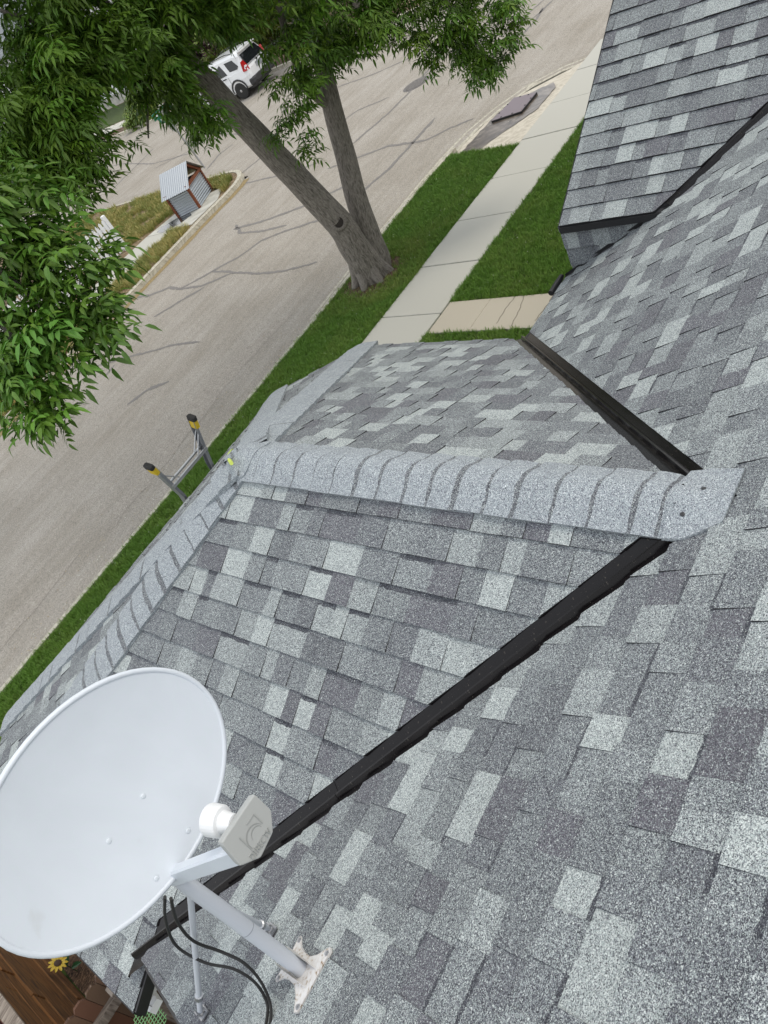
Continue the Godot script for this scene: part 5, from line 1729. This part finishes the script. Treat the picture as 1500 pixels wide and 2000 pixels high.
	for patch in [[PackedVector2Array([Vector2(3, 18.72), Vector2(9, 18.92), Vector2(12.6, 19.3), Vector2(12.6, 20.33), Vector2(3, 20.33)]), 2600], [PackedVector2Array([Vector2(12.2, 22.3), Vector2(13.4, 21.4), Vector2(14.6, 20.9), Vector2(15.6, 20.9), Vector2(15.78, 24), Vector2(15.6, 30), Vector2(12.2, 30)]), 4200], [PackedVector2Array([Vector2(14.4, 19.5), Vector2(15.2, 19.9), Vector2(15.65, 20.8), Vector2(14.95, 20.7), Vector2(14.75, 20.0)]), 420]]:
		var lo := Vector2(1e9, 1e9); var hi := Vector2(-1e9, -1e9)
		for p in patch[0]: lo = lo.min(p); hi = hi.max(p)
		var left: int = patch[1]
		for tries in left * 4:
			if left <= 0: break
			var p := Vector2(rnd(lo.x, hi.x), rnd(lo.y, hi.y))
			if not Geometry2D.is_point_in_polygon(p, patch[0]): continue
			var v := fn.get_noise_2dv(p * 0.8)
			if v < -0.18 + rnd(-0.15, 0.15): continue
			left -= 1
			var k := 0
			var c := Color(.19, .23, .05).lerp(Color(.52, .42, .16), clampf(rnd(-0.2, 0.9) + v * 0.6, 0, 1))
			wx[k].append(Transform3D(Basis(Vector3.UP, rnd(0, TAU)).scaled(Vector3.ONE * rnd(1.4, 3.2)), Vector3(p.x, -0.03, -p.y)))
			wc[k].append(c)
	for k in 1:
		tag(scatter("weeds", tufts[k], wx[k], wc[k]), "yellowing weeds on the bare verge around the corrugated hut", "weeds", "", "stuff")

func limb(st: SurfaceTool, pts: Array, r0: float, r1: float, sides := 9) -> void:
	var p := smooth_path(pts, 4)
	var rad := []
	for i in p.size(): rad.append(lerpf(r0, r1, float(i) / (p.size() - 1)))
	tube(st, p, rad, sides, true, 0.05, 1.0)
func build_trees() -> void:
	rng.seed = 2024
	leaf_green = leaf_mat()
	var shoots := [shoot_mesh(1, leaf_green, 6, 3, 0.115, 0.036), shoot_mesh(2, leaf_green, 6, 3, 0.11, 0.034), shoot_mesh(3, leaf_green, 5, 3, 0.12, 0.036)]
	var wide := [shoot_mesh(4, leaf_green, 5, 2, 0.115, 0.046), shoot_mesh(5, leaf_green, 6, 2, 0.12, 0.044), shoot_mesh(6, leaf_green, 5, 3, 0.105, 0.042)]
	# the big two-stemmed tree in the lawn strip
	var b2 := Vector2(8.95, 9.75)
	var base := Vector3(b2.x, -0.03, -b2.y)
	var tree := thing("street_tree", "two-stemmed leafy street tree with ridged grey bark growing in the lawn strip", "tree", base)
	var D := 13.0
	var lp := [[736, 545, 13.05, .30], [712, 512, 13.0, .27], [690, 478, 12.98, .25], [662, 437, 12.95, .232], [599, 368, 12.9, .212], [536, 303, 12.85, .20], [473, 236, 12.8, .188], [418, 177, 12.7, .175], [370, 130, 12.6, .165], [325, 95, 12.5, .155], [265, 30, 12.3, .14], [200, -70, 12.2, .11], [110, -190, 12.2, .07]]
	var rp := [[738, 545, 13.1, .30], [735, 505, 13.15, .25], [721, 462, 13.2, .205], [694, 378, 13.25, .186], [671, 292, 13.3, .170], [650, 213, 13.3, .158], [631, 134, 13.3, .148], [616, 60, 13.3, .138], [605, 0, 13.3, .125], [580, -80, 13.3, .10], [540, -190, 13.4, .06]]
	var tr := begin()
	var stems := []
	for path in [lp, rp]:
		var pts := []; var rad := []
		for q in path:
			pts.append(dw(q[0], q[1], q[2]) - base); rad.append(q[3])
		pts[0].y = -0.06
		var sp := smooth_path(pts, 4)
		var rr := []
		for i in sp.size():
			var f := float(i) / 4.0
			var k := mini(int(f), rad.size() - 2)
			rr.append(lerpf(rad[k], rad[k + 1], f - k))
		rr[0] = rr[0] * 1.18; rr[1] = rr[1] * 1.08
		tube(tr, sp, rr, 40, true, 0.045, 0.45)
		stems.append(sp)
	# root flare
	for i in 7:
		var a := TAU * i / 7.0 + 0.3
		var d := Vector3(cos(a), 0, sin(a))
		tube(tr, PackedVector3Array([Vector3(0, 0.42, 0) + d * 0.16, Vector3(0, 0.12, 0) + d * 0.26, Vector3(0, -0.02, 0) + d * 0.38, Vector3(0, -0.12, 0) + d * 0.48]), [0.11, 0.10, 0.06, 0.03], 12, true, 0.0, 0.45)
	var trunk := put("trunk", [tr, M.bark], tree, false)
	# knot hole on the left stem
	var kp := dw(661, 434, 12.70) - base
	var kn := (Vector3(0, H, 0) - (kp + base)).normalized()
	var ks := begin()
	lathe(ks, kp - kn * 0.06, kn, [[0.15, 0.0], [0.135, 0.045], [0.11, 0.06], [0.09, 0.06], [0.08, 0.02], [0.03, 0.0]], 18)
	var knot := put("knot", [ks, M.bark], trunk)
	var kh := begin()
	lathe(kh, kp - kn * 0.055, kn, [[0.085, 0.0], [0.082, 0.03], [0.03, 0.034]], 16)
	put("knot_hole", [kh, mat(lin(.035, .028, .024), .95)], knot)
	# limbs
	var lb := [
		[[[641, 205, 13.3], [610, 180, 13.1], [585, 140, 12.9], [560, 70, 12.5], [535, -20, 12.2]], .09, .04],
		[[[400, 160, 12.7], [330, 140, 12.0], [240, 110, 11.3], [120, 60, 10.8], [0, 20, 10.5]], .07, .02],
		[[[330, 95, 12.5], [240, 30, 11.8], [120, -40, 11.2], [0, -120, 11]], .07, .03],
		[[[612, 40, 13.3], [690, -25, 13.0], [780, -40, 12.6], [860, -5, 12.3], [930, 60, 12.2]], .075, .02],
		[[[600, -20, 13.3], [690, -110, 13], [790, -170, 12.8], [880, -190, 12.6]], .09, .03],
		[[[585, 140, 12.9], [600, 160, 12.4], [600, 230, 12.0]], .03, .010],
		[[[300, 60, 12.4], [200, 130, 11.4], [110, 240, 10.6], [70, 330, 10.0]], .05, .015],
		[[[200, -70, 12.2], [0, -160, 10.5], [-160, 100, 8.6], [-120, 400, 7.2], [40, 560, 6.5], [120, 640, 6.3]], .06, .010],
		[[[-120, 400, 7.2], [0, 620, 6.5], [60, 720, 6.3], [120, 780, 6.2]], .04, .01],
		[[[360, 120, 12.55], [380, 180, 12.0], [400, 240, 11.8]], .04, .01], [[[270, 90, 12.0], [285, 190, 11.4], [290, 270, 11.2]], .035, .01]]
	for e in lb:
		var pts := []
		for q in e[0]: pts.append(dw(q[0], q[1], q[2]) - base)
		var ls := begin()
		limb(ls, pts, e[1], e[2])
		put("limb", [ls, M.bark], tree, false)
	# leaves: balls set round the limbs; [px, py, radius in photo pixels, depth, shoots]
	var blobs := []
	for q in [[40, 40, 90, 10.6, 120], [150, 30, 90, 10.8, 120], [260, 30, 80, 11.2, 110], [360, 10, 80, 11.6, 90], [420, 10, 48, 12.0, 40], [60, 150, 90, 10.4, 120], [150, 120, 70, 10.8, 80], [40, 250, 80, 10.2, 100], [110, 300, 55, 10.2, 60], [170, 230, 42, 10.5, 34], [90, 200, 80, 10.6, 90], [260, 110, 55, 11.2, 50], [330, 140, 44, 11.6, 30], [305, 195, 28, 11.4, 16], [365, 205, 36, 11.9, 24], [405, 255, 26, 11.8, 16], [385, 205, 30, 12.2, 18], [285, 290, 20, 11.2, 9], [255, 280, 18, 11.0, 6], [25, 330, 50, 10.0, 40], [90, 350, 40, 10.0, 26],
		[480, 5, 42, 12.0, 36], [560, 30, 44, 12.2, 44], [565, 95, 28, 12.3, 18], [595, 120, 32, 12.4, 22], [600, 190, 30, 12.0, 14], [575, 225, 26, 12.0, 10], [545, 205, 20, 12.1, 7], [605, 255, 18, 12.0, 7], [572, 160, 22, 12.2, 12], [640, 60, 46, 12.8, 46], [680, 95, 30, 12.8, 20], [690, 30, 46, 12.7, 44], [655, 130, 22, 12.8, 10],
		[760, 10, 40, 12.6, 22], [820, 10, 50, 12.4, 30], [870, 50, 50, 12.3, 30], [920, 85, 48, 12.2, 28], [960, 60, 36, 12.2, 18], [930, 20, 50, 12.3, 28], [965, 110, 30, 12.2, 13], [945, 145, 24, 12.2, 11], [900, 125, 22, 12.2, 8], [860, 100, 24, 12.3, 10], [985, 25, 20, 12.2, 8], [790, 45, 22, 12.5, 8]]:
		var c := dw(q[0], q[1], q[3])
		blobs.append([c, q[2] / FPX * (c - Vector3(0, H, 0)).length(), int(q[4] * 0.8)])
	for q in [[60, -70, 90, 11, 90], [200, -70, 90, 11.4, 90], [340, -90, 90, 12, 80], [470, -80, 80, 12.4, 70], [600, -90, 80, 13, 70], [720, -60, 60, 12.9, 50], [830, -70, 70, 12.6, 60], [930, -60, 50, 12.4, 40], [560, -200, 100, 13.2, 80], [380, -210, 110, 12.4, 90], [200, -210, 110, 11.8, 90], [740, -190, 90, 12.9, 70], [880, -190, 80, 12.7, 60], [30, -190, 100, 11, 80]]:
		var c := dw(q[0], q[1], q[3])
		blobs.append([c, q[2] / FPX * (c - Vector3(0, H, 0)).length(), int(q[4] * 0.8)])
	# the crown above and behind the frame, which shades what hangs below
	for i in 46:
		var a := rnd(0, TAU)
		var rad := sqrt(rng.randf()) * 5.6
		var y := rnd(6.6, 11.0)
		var c := Vector3(7.4 + cos(a) * rad, y + (5.6 - rad) * 0.35, -10.6 + sin(a) * rad)
		var f := on_film(c)
		if f.z > 0.0 and f.y > 30 and f.x > -200 and f.x < 1700: continue
		blobs.append([c, rnd(0.8, 1.3), 60])
	crown(tree, blobs, base, [.082, .172, .014], 1.0, shoots)
	# the low limb that reaches towards the roof, with larger leaves, their green painted brighter to stand for light on them
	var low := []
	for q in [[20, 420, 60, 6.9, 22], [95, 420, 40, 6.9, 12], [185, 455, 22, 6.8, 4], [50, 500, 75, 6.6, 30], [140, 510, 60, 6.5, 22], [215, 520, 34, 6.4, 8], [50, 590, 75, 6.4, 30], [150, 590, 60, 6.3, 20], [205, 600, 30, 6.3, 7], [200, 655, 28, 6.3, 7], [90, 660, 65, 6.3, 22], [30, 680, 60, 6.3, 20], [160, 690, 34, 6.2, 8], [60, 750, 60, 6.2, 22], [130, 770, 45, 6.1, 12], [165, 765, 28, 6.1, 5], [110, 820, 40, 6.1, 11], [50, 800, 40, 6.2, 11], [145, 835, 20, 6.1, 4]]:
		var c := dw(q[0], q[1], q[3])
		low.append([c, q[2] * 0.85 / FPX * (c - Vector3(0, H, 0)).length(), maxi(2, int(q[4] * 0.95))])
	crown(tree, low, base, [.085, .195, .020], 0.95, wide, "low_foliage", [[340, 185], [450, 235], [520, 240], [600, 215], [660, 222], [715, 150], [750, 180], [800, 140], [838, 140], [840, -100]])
	# trees and shrubs across the street
	var big := [shoot_mesh(11, leaf_green, 7, 2, 0.16, 0.07), shoot_mesh(12, leaf_green, 7, 2, 0.15, 0.06)]
	for t in [["shade_tree", "dense dark tree standing behind the white picket fence", Vector2(10.5, 30.5), 3.0, 8.5, 3.6, [.018, .042, .010], 1500, "trees across the street"],
		["shade_tree", "tall dark tree at the kerb across the side street", Vector2(29.3, 24.6), 1.0, 7.0, 2.6, [.016, .036, .010], 900, "trees across the street"],
		["purple_shrub", "purple-leaved shrub beyond the white parked car", Vector2(31.5, 36.8), 0.3, 3.6, 2.3, [.075, .035, .050], 900, "shrubs behind the parked car"],
		["green_shrub", "yellow-green feathery shrub behind the white parked car", Vector2(29.6, 31.6), 0.2, 3.8, 2.2, [.13, .19, .025], 1000, "shrubs behind the parked car"],
		["green_shrub", "low rounded green shrub at the driveway across the side street", Vector2(26.6, 38.2), 0.0, 0.9, 0.9, [.13, .20, .03], 260, "shrubs behind the parked car"],
		["shade_tree", "broad green tree standing behind the white clapboard house", Vector2(47, 70), 3.0, 13, 6.0, [.022, .05, .012], 1300, "trees across the street"],
		["shade_tree", "green tree beyond the shrubs at the side street", Vector2(36, 30), 2.0, 9.0, 4.2, [.03, .065, .012], 1300, "trees across the street"],
		["shade_tree", "green tree far up the side street behind the hut", Vector2(18, 62), 2.0, 11.0, 5.0, [.025, .055, .012], 1300, "trees across the street"]]:
		var p: Vector2 = t[2]
		var bs := Vector3(p.x, -0.05, -p.y)
		var tt := thing(t[0], t[1], "tree" if t[0] == "shade_tree" else "shrub", bs, 0.0, t[8])
		var ts := begin()
		var hh: float = t[4]
		if t[0] == "shade_tree":
			tube(ts, PackedVector3Array([Vector3.ZERO, Vector3(0.05, hh * 0.35, 0.05), Vector3(-0.1, hh * 0.75, 0.1)]), [0.28, 0.2, 0.06], 10, true, 0.05)
		else:
			for i in 5:
				var a := TAU * i / 5.0
				tube(ts, PackedVector3Array([Vector3(cos(a), 0, sin(a)) * 0.1, Vector3(cos(a) * float(t[5]) * 0.5, hh * 0.6, sin(a) * float(t[5]) * 0.5)]), [0.04, 0.012], 6)
		put("trunk" if t[0] == "shade_tree" else "stems", [ts, M.bark], tt, false)
		var bl := []
		var lo: float = t[3]
		for i in 24:
			var a := rnd(0, TAU)
			var k := rng.randf()
			var y := lerpf(lo, hh, k)
			var w := float(t[5]) * sin(PI * clampf(0.15 + k * 0.8, 0, 1)) * sqrt(rng.randf())
			bl.append([bs + Vector3(cos(a) * w, y, sin(a) * w), float(t[5]) * rnd(0.28, 0.45), int(t[7]) / 24])
		crown(tt, bl, bs, t[6], 1.15 if hh < 5 else 1.7, big)
	# lawn and mulch across the side street
	var gl := begin()
	flat_poly(gl, PackedVector2Array([Vector2(28.4, 33.5), Vector2(33, 33.5), Vector2(33, 70), Vector2(28.4, 70)]), -0.012)
	struct("far_lawn", [gl, M.lawn_soil])
	var ml := begin()
	flat_poly(ml, ragged([Vector2(25.95, 20), Vector2(26.85, 20), Vector2(26.85, 70), Vector2(25.95, 70)], 0.04, 0.5), -0.008)
	struct("mulch_strip", [ml, M.mulch])

# ---------- the side yard below the wing ----------
func at_x(u: float, v: float, x: float) -> Vector3:
	var d := ray(u, v)
	return hp(d * (x / d.x))
func build_yard() -> void:
	rng.seed = 616
	var brown := []
	for i in 4:
		brown.append(textured(noise_tex(256, 90 + i, [[0.2, Color(.24 + .02 * i, .15 + .01 * i, .07)], [0.5, Color(.38 + .02 * i, .25 + .01 * i, .12)], [0.85, Color(.50, .34, .18)]], 26, 3, 4, 0.03), 0.8, 0.8))
	var grey_wood := textured(noise_tex(256, 97, [[0.2, Color(.36, .32, .29)], [0.5, Color(.50, .46, .42)], [0.85, Color(.62, .58, .54)]], 3, 26, 4, 0.05), 0.5, 0.9)
	var weathered := []
	for i in 3:
		weathered.append(textured(noise_tex(256, 110 + i, [[0.2, Color(.22, .16, .12)], [0.5, Color(.36 + .02 * i, .27, .20)], [0.85, Color(.47, .40, .34)]], 3, 26, 4, 0.04), 0.5, 0.88))
	# low fence of level boards
	var f := thing("board_fence", "low brown fence of level boards beside the mulch bed", "fence", Vector3(-1.55, 0, -5.6))
	for k in 9:
		for s in 2:
			var st := begin()
			var y := -0.02 + k * 0.138
			var z0 := 2.6 if s == 0 else -0.1 + 0.3 * (k % 2); var z1 := -0.1 + 0.3 * (k % 2) if s == 0 else -2.4
			bbox(st, Vector3(0.012 * sin(k * 5.1 + s), y + 0.067, (z0 + z1) * 0.5), Vector3(0, 0, (z0 - z1) * 0.5 - 0.003), Vector3(0, 0.0655, 0), Vector3(0.019, 0, 0), 0.004)
			put("board", [st, brown[(k * 3 + s) % 4]], f)
	for z in [2.3, 0.4, -1.4]:
		var ps := begin()
		bbox(ps, Vector3(-0.07, 0.61, z), Vector3(0.045, 0, 0), Vector3(0, 0.62, 0), Vector3(0, 0, 0.045), 0.006)
		put("post", [ps, brown[1]], f)
	var cp := begin()
	box(cp, Vector3(-0.02, 1.235, 0.1), Vector3(0.045, 0, 0), Vector3(0, 0.009, 0), Vector3(0, 0, 2.5))
	put("top_rail", [cp, grey_wood], f)
	# bricks beyond it
	var bb := begin()
	flat_poly(bb, PackedVector2Array([Vector2(-4.2, 3.2), Vector2(-1.62, 3.2), Vector2(-1.62, 8.3 - 0.9), Vector2(-4.2, 7.4)]), -0.02)
	var pave := struct("brick_paving", [bb, M.joint])
	var red := []
	for i in 3: red.append(textured(noise_tex(128, 101 + i, [[0.2, Color(.30, .17, .14)], [0.8, Color(.44 + .03 * i, .27, .22)]], 6, 6, 4, 0.08), 0.3, 0.9))
	for i in 12:
		for j in 18:
			var x := -1.68 - i * 0.105; var y := 4.6 + j * 0.215 - (0.1 if i % 2 else 0.0)
			if y > 7.3: continue
			var st := begin()
			bbox(st, Vector3(x - 0.047, -0.005 + rnd(-.004, .004), -y), Vector3(0.048, 0, 0), Vector3(0, 0.018, 0), Vector3(0, 0, 0.102), 0.004)
			put("brick", [st, red[rng.randi() % 3]], pave)
	# mulch
	var mu := begin()
	flat_poly(mu, ragged([Vector2(-1.52, 2.6), Vector2(-0.35, 2.6), Vector2(-0.35, 5.4), Vector2(-0.6, 6.6), Vector2(-1.52, 7.3)], 0.03), -0.012)
	struct("mulch_bed", [mu, M.mulch])
	# dog-eared pickets
	var p := thing("picket_screen", "short weathered fence of dog-eared brown pickets under the roof corner", "fence", Vector3(-1.45, 0, -4.42))
	for k in 10:
		var st := begin()
		var x := 0.02 + k * 0.104
		var hgt := 1.29 + 0.012 * sin(k * 3.3)
		var prof := [[-.050, 0.0], [.050, 0.0], [.050, hgt - .03], [.026, hgt], [-.026, hgt], [-.050, hgt - .03]]
		var a := PackedVector3Array(); var b := PackedVector3Array()
		for e in prof:
			a.append(Vector3(x + e[0], e[1], .010)); b.append(Vector3(x + e[0], e[1], -.010))
		loft(st, [a, b])
		put("picket", [st, weathered[k % 3]], p)
	for y in [0.3, 1.05]:
		var rs := begin()
		box(rs, Vector3(0.49, y, 0.03), Vector3(0.52, 0, 0), Vector3(0, 0.04, 0), Vector3(0, 0, 0.019))
		put("rail", [rs, grey_wood], p)
	var po := begin()
	bbox(po, Vector3(0.42, 0.6, 0.095), Vector3(0.045, 0, 0), Vector3(0, 0.61, 0), Vector3(0, 0, 0.045), 0.006)
	put("post", [po, grey_wood], p)
	# metal sunflower on a stake
	var fc := at_x(113, 1881, -1.43)
	var fl := thing("garden_flower", "yellow metal sunflower ornament on a thin stake beside the board fence", "ornament", Vector3(fc.x, -0.01, fc.z))
	var top := Vector3(0, fc.y + 0.01, 0)
	var ss := begin()
	tube(ss, PackedVector3Array([Vector3.ZERO, top * 0.5 + Vector3(0.01, 0, 0), top]), [0.004], 6)
	put("stake", [ss, mat(lin(.03, .08, .03), .5)], fl, false)
	var fn := Vector3(0.55, 0.75, 0.25).normalized()
	var e1 := fn.cross(Vector3.RIGHT).normalized(); var e2 := fn.cross(e1)
	var yel := mat(lin(.60, .42, .03), 0.4)
	for k in 11:
		var a := TAU * k / 11.0
		var d := e1 * cos(a) + e2 * sin(a); var s := fn.cross(d)
		var st := begin()
		var c := top + d * 0.028
		loft(st, [PackedVector3Array([c + s * .006, c + d * .022 + s * .015 + fn * .004, c + d * .045 + s * .009 - fn * .002, c + d * .056 - fn * .006, c + d * .045 - s * .009 - fn * .002, c + d * .022 - s * .015 + fn * .004, c - s * .006]), PackedVector3Array([c + s * .006 - fn * .002, c + d * .022 + s * .015 + fn * .002, c + d * .045 + s * .009 - fn * .004, c + d * .056 - fn * .008, c + d * .045 - s * .009 - fn * .004, c + d * .022 - s * .015 + fn * .002, c - s * .006 - fn * .002])])
		put("petal", [st, yel], fl)
	var cs := begin()
	lathe(cs, top, fn, [[0.033, -0.004], [0.032, 0.004], [0.022, 0.010], [0.008, 0.013]], 16)
	put("flower_centre", [cs, mat(lin(.05, .022, .01), .6)], fl)
	for k in 2:
		var lf := begin()
		var b0 := Vector3(0.005, fc.y * (0.55 - 0.2 * k), 0)
		var d := Vector3(0.6, 0.3, -0.7 + 1.3 * k).normalized()
		leaflet(lf, b0, d, Vector3.UP, 0.14, 0.06, 0.2)
		lf.generate_normals()
		put("leaf", [lf, mat(lin(.012, .07, .02), .5)], fl)
	# white downspout elbow and green netting in the gap at the roof corner
	var w := begin()
	var wq := []
	for q in [[286, 1920], [306, 1950], [292, 1977], [274, 1968]]: wq.append(plane_hit(q[0], q[1], Vector3(0, 0, -3.42), Vector3(0, 0, 1)))
	var ra := PackedVector3Array(); var rb := PackedVector3Array()
	var wc := hp(wq[0])
	for q in wq:
		ra.append(hp(q + Vector3(0, 0, -0.05)) - wc); rb.append(hp(q) - wc)
	loft(w, [ra, rb])
	var wo := put("gutter_block", [w, M.white_paint])
	wo.position = wc
	tag(wo, "small white metal gutter end in the gap at the roof corner", "gutter")
	var seam := begin()
	var sa: Vector3 = rb[0].lerp(rb[3], 0.72); var sb: Vector3 = rb[1].lerp(rb[2], 0.62)
	box(seam, (sa + sb) * 0.5 + Vector3(0, 0.001, 0), (sb - sa) * 0.5, Vector3(0, 0.001, 0), (sb - sa).normalized().cross(Vector3.UP) * 0.0015)
	put("seam", [seam, mat(lin(.3, .3, .3), .6)], wo)
	var net := begin()
	var nq := []
	for q in [[266, 1970], [304, 1953], [330, 1985], [250, 2030], [305, 2040]]: nq.append(plane_hit(q[0], q[1], Vector3(0, 0, -3.62), Vector3(0, 0, 1)))
	var n0 := hp(nq[0])
	var ux: Vector3 = nq[1] - nq[0]; var uy: Vector3 = nq[3] - nq[0]
	var d1 := (ux.normalized() + uy.normalized()).normalized(); var d2 := (ux.normalized() - uy.normalized()).normalized()
	var span := 0.36
	var mid: Vector3 = (nq[0] + nq[1] + nq[2] + nq[3] + nq[4]) / 5.0
	var plist := PackedVector2Array()
	for q in [nq[0], nq[1], nq[2], nq[4], nq[3]]: plist.append(Vector2(q.x - mid.x, q.y - mid.y))
	for dd in [[d1, d2], [d2, d1]]:
		var along := Vector2(dd[0].x, dd[0].y); var across := Vector2(dd[1].x, dd[1].y)
		for i in range(-14, 15):
			var o := across * (i * 0.019)
			for seg in Geometry2D.intersect_polyline_with_polygon(PackedVector2Array([o - along * span, o + along * span]), plist):
				var path := PackedVector3Array()
				for t in 7:
					var q: Vector2 = seg[0].lerp(seg[-1], t / 6.0)
					path.append(hp(mid + Vector3(q.x, q.y, 0.02 * sin(q.x * 14.0) * cos(q.y * 11.0))) - n0)
				if (path[0] - path[-1]).length() > 0.01: tube(net, path, [0.0026], 5, false)
	var no := put("garden_netting", [net, mat(lin(.20, .40, .16), .6)], null, false)
	no.position = n0
	tag(no, "pale green plastic garden netting bunched under the roof corner", "netting")
	# the netting hangs on a short stake driven in beside the wall
	var sk := begin()
	var foot := hp(mid) - n0
	tube(sk, PackedVector3Array([Vector3(foot.x, -n0.y, foot.z), Vector3(foot.x, foot.y, foot.z)]), [0.012], 8)
	put("stake", [sk, brown[2]], no, false)

func sky_and_camera() -> void:
	var cam := Camera3D.new()
	cam.name = "camera"
	cam.transform = Transform3D(Basis(hd(CR), -hd(CD), -hd(CF)), Vector3(0, H, 0))
	cam.fov = rad_to_deg(2.0 * atan(1000.0 / FPX))
	cam.near = 0.05
	cam.far = 2000.0
	add_child(cam)
	cam.current = true
	var env := Environment.new()
	env.background_mode = Environment.BG_SKY
	var sm := ProceduralSkyMaterial.new()
	sm.sky_top_color = Color(0.87, 0.89, 0.92)
	sm.sky_horizon_color = Color(0.95, 0.95, 0.95)
	sm.sky_curve = 0.25
	sm.ground_horizon_color = Color(0.55, 0.55, 0.52)
	sm.ground_bottom_color = Color(0.30, 0.30, 0.28)
	var sky := Sky.new()
	sky.sky_material = sm
	env.sky = sky
	env.background_energy_multiplier = 1.1
	env.tonemap_mode = Environment.TONE_MAPPER_LINEAR
	env.tonemap_exposure = 1.5
	env.sdfgi_enabled = true; env.ssao_enabled = true; env.ssil_enabled = true
	var we := WorldEnvironment.new()
	we.name = "world_environment"
	we.environment = env
	add_child(we)
	var sun := DirectionalLight3D.new()
	sun.name = "sun"
	sun.light_energy = 0.34
	sun.light_angular_distance = 24.0
	sun.light_color = Color(1.0, 0.97, 0.92)
	sun.shadow_enabled = true
	add_child(sun)
	sun.look_at_from_position(Vector3.ZERO, -hd(Vector3(0.45, -0.35, 1.0)), Vector3.UP)

func _ready() -> void:
	rng.seed = 77
	sky_and_camera()
	make_materials()
	build_house()
	build_ground()
	build_yard()
	build_dish()
	build_ladder()
	build_hut()
	build_street()
	build_car()
	build_trees()
	build_grass()
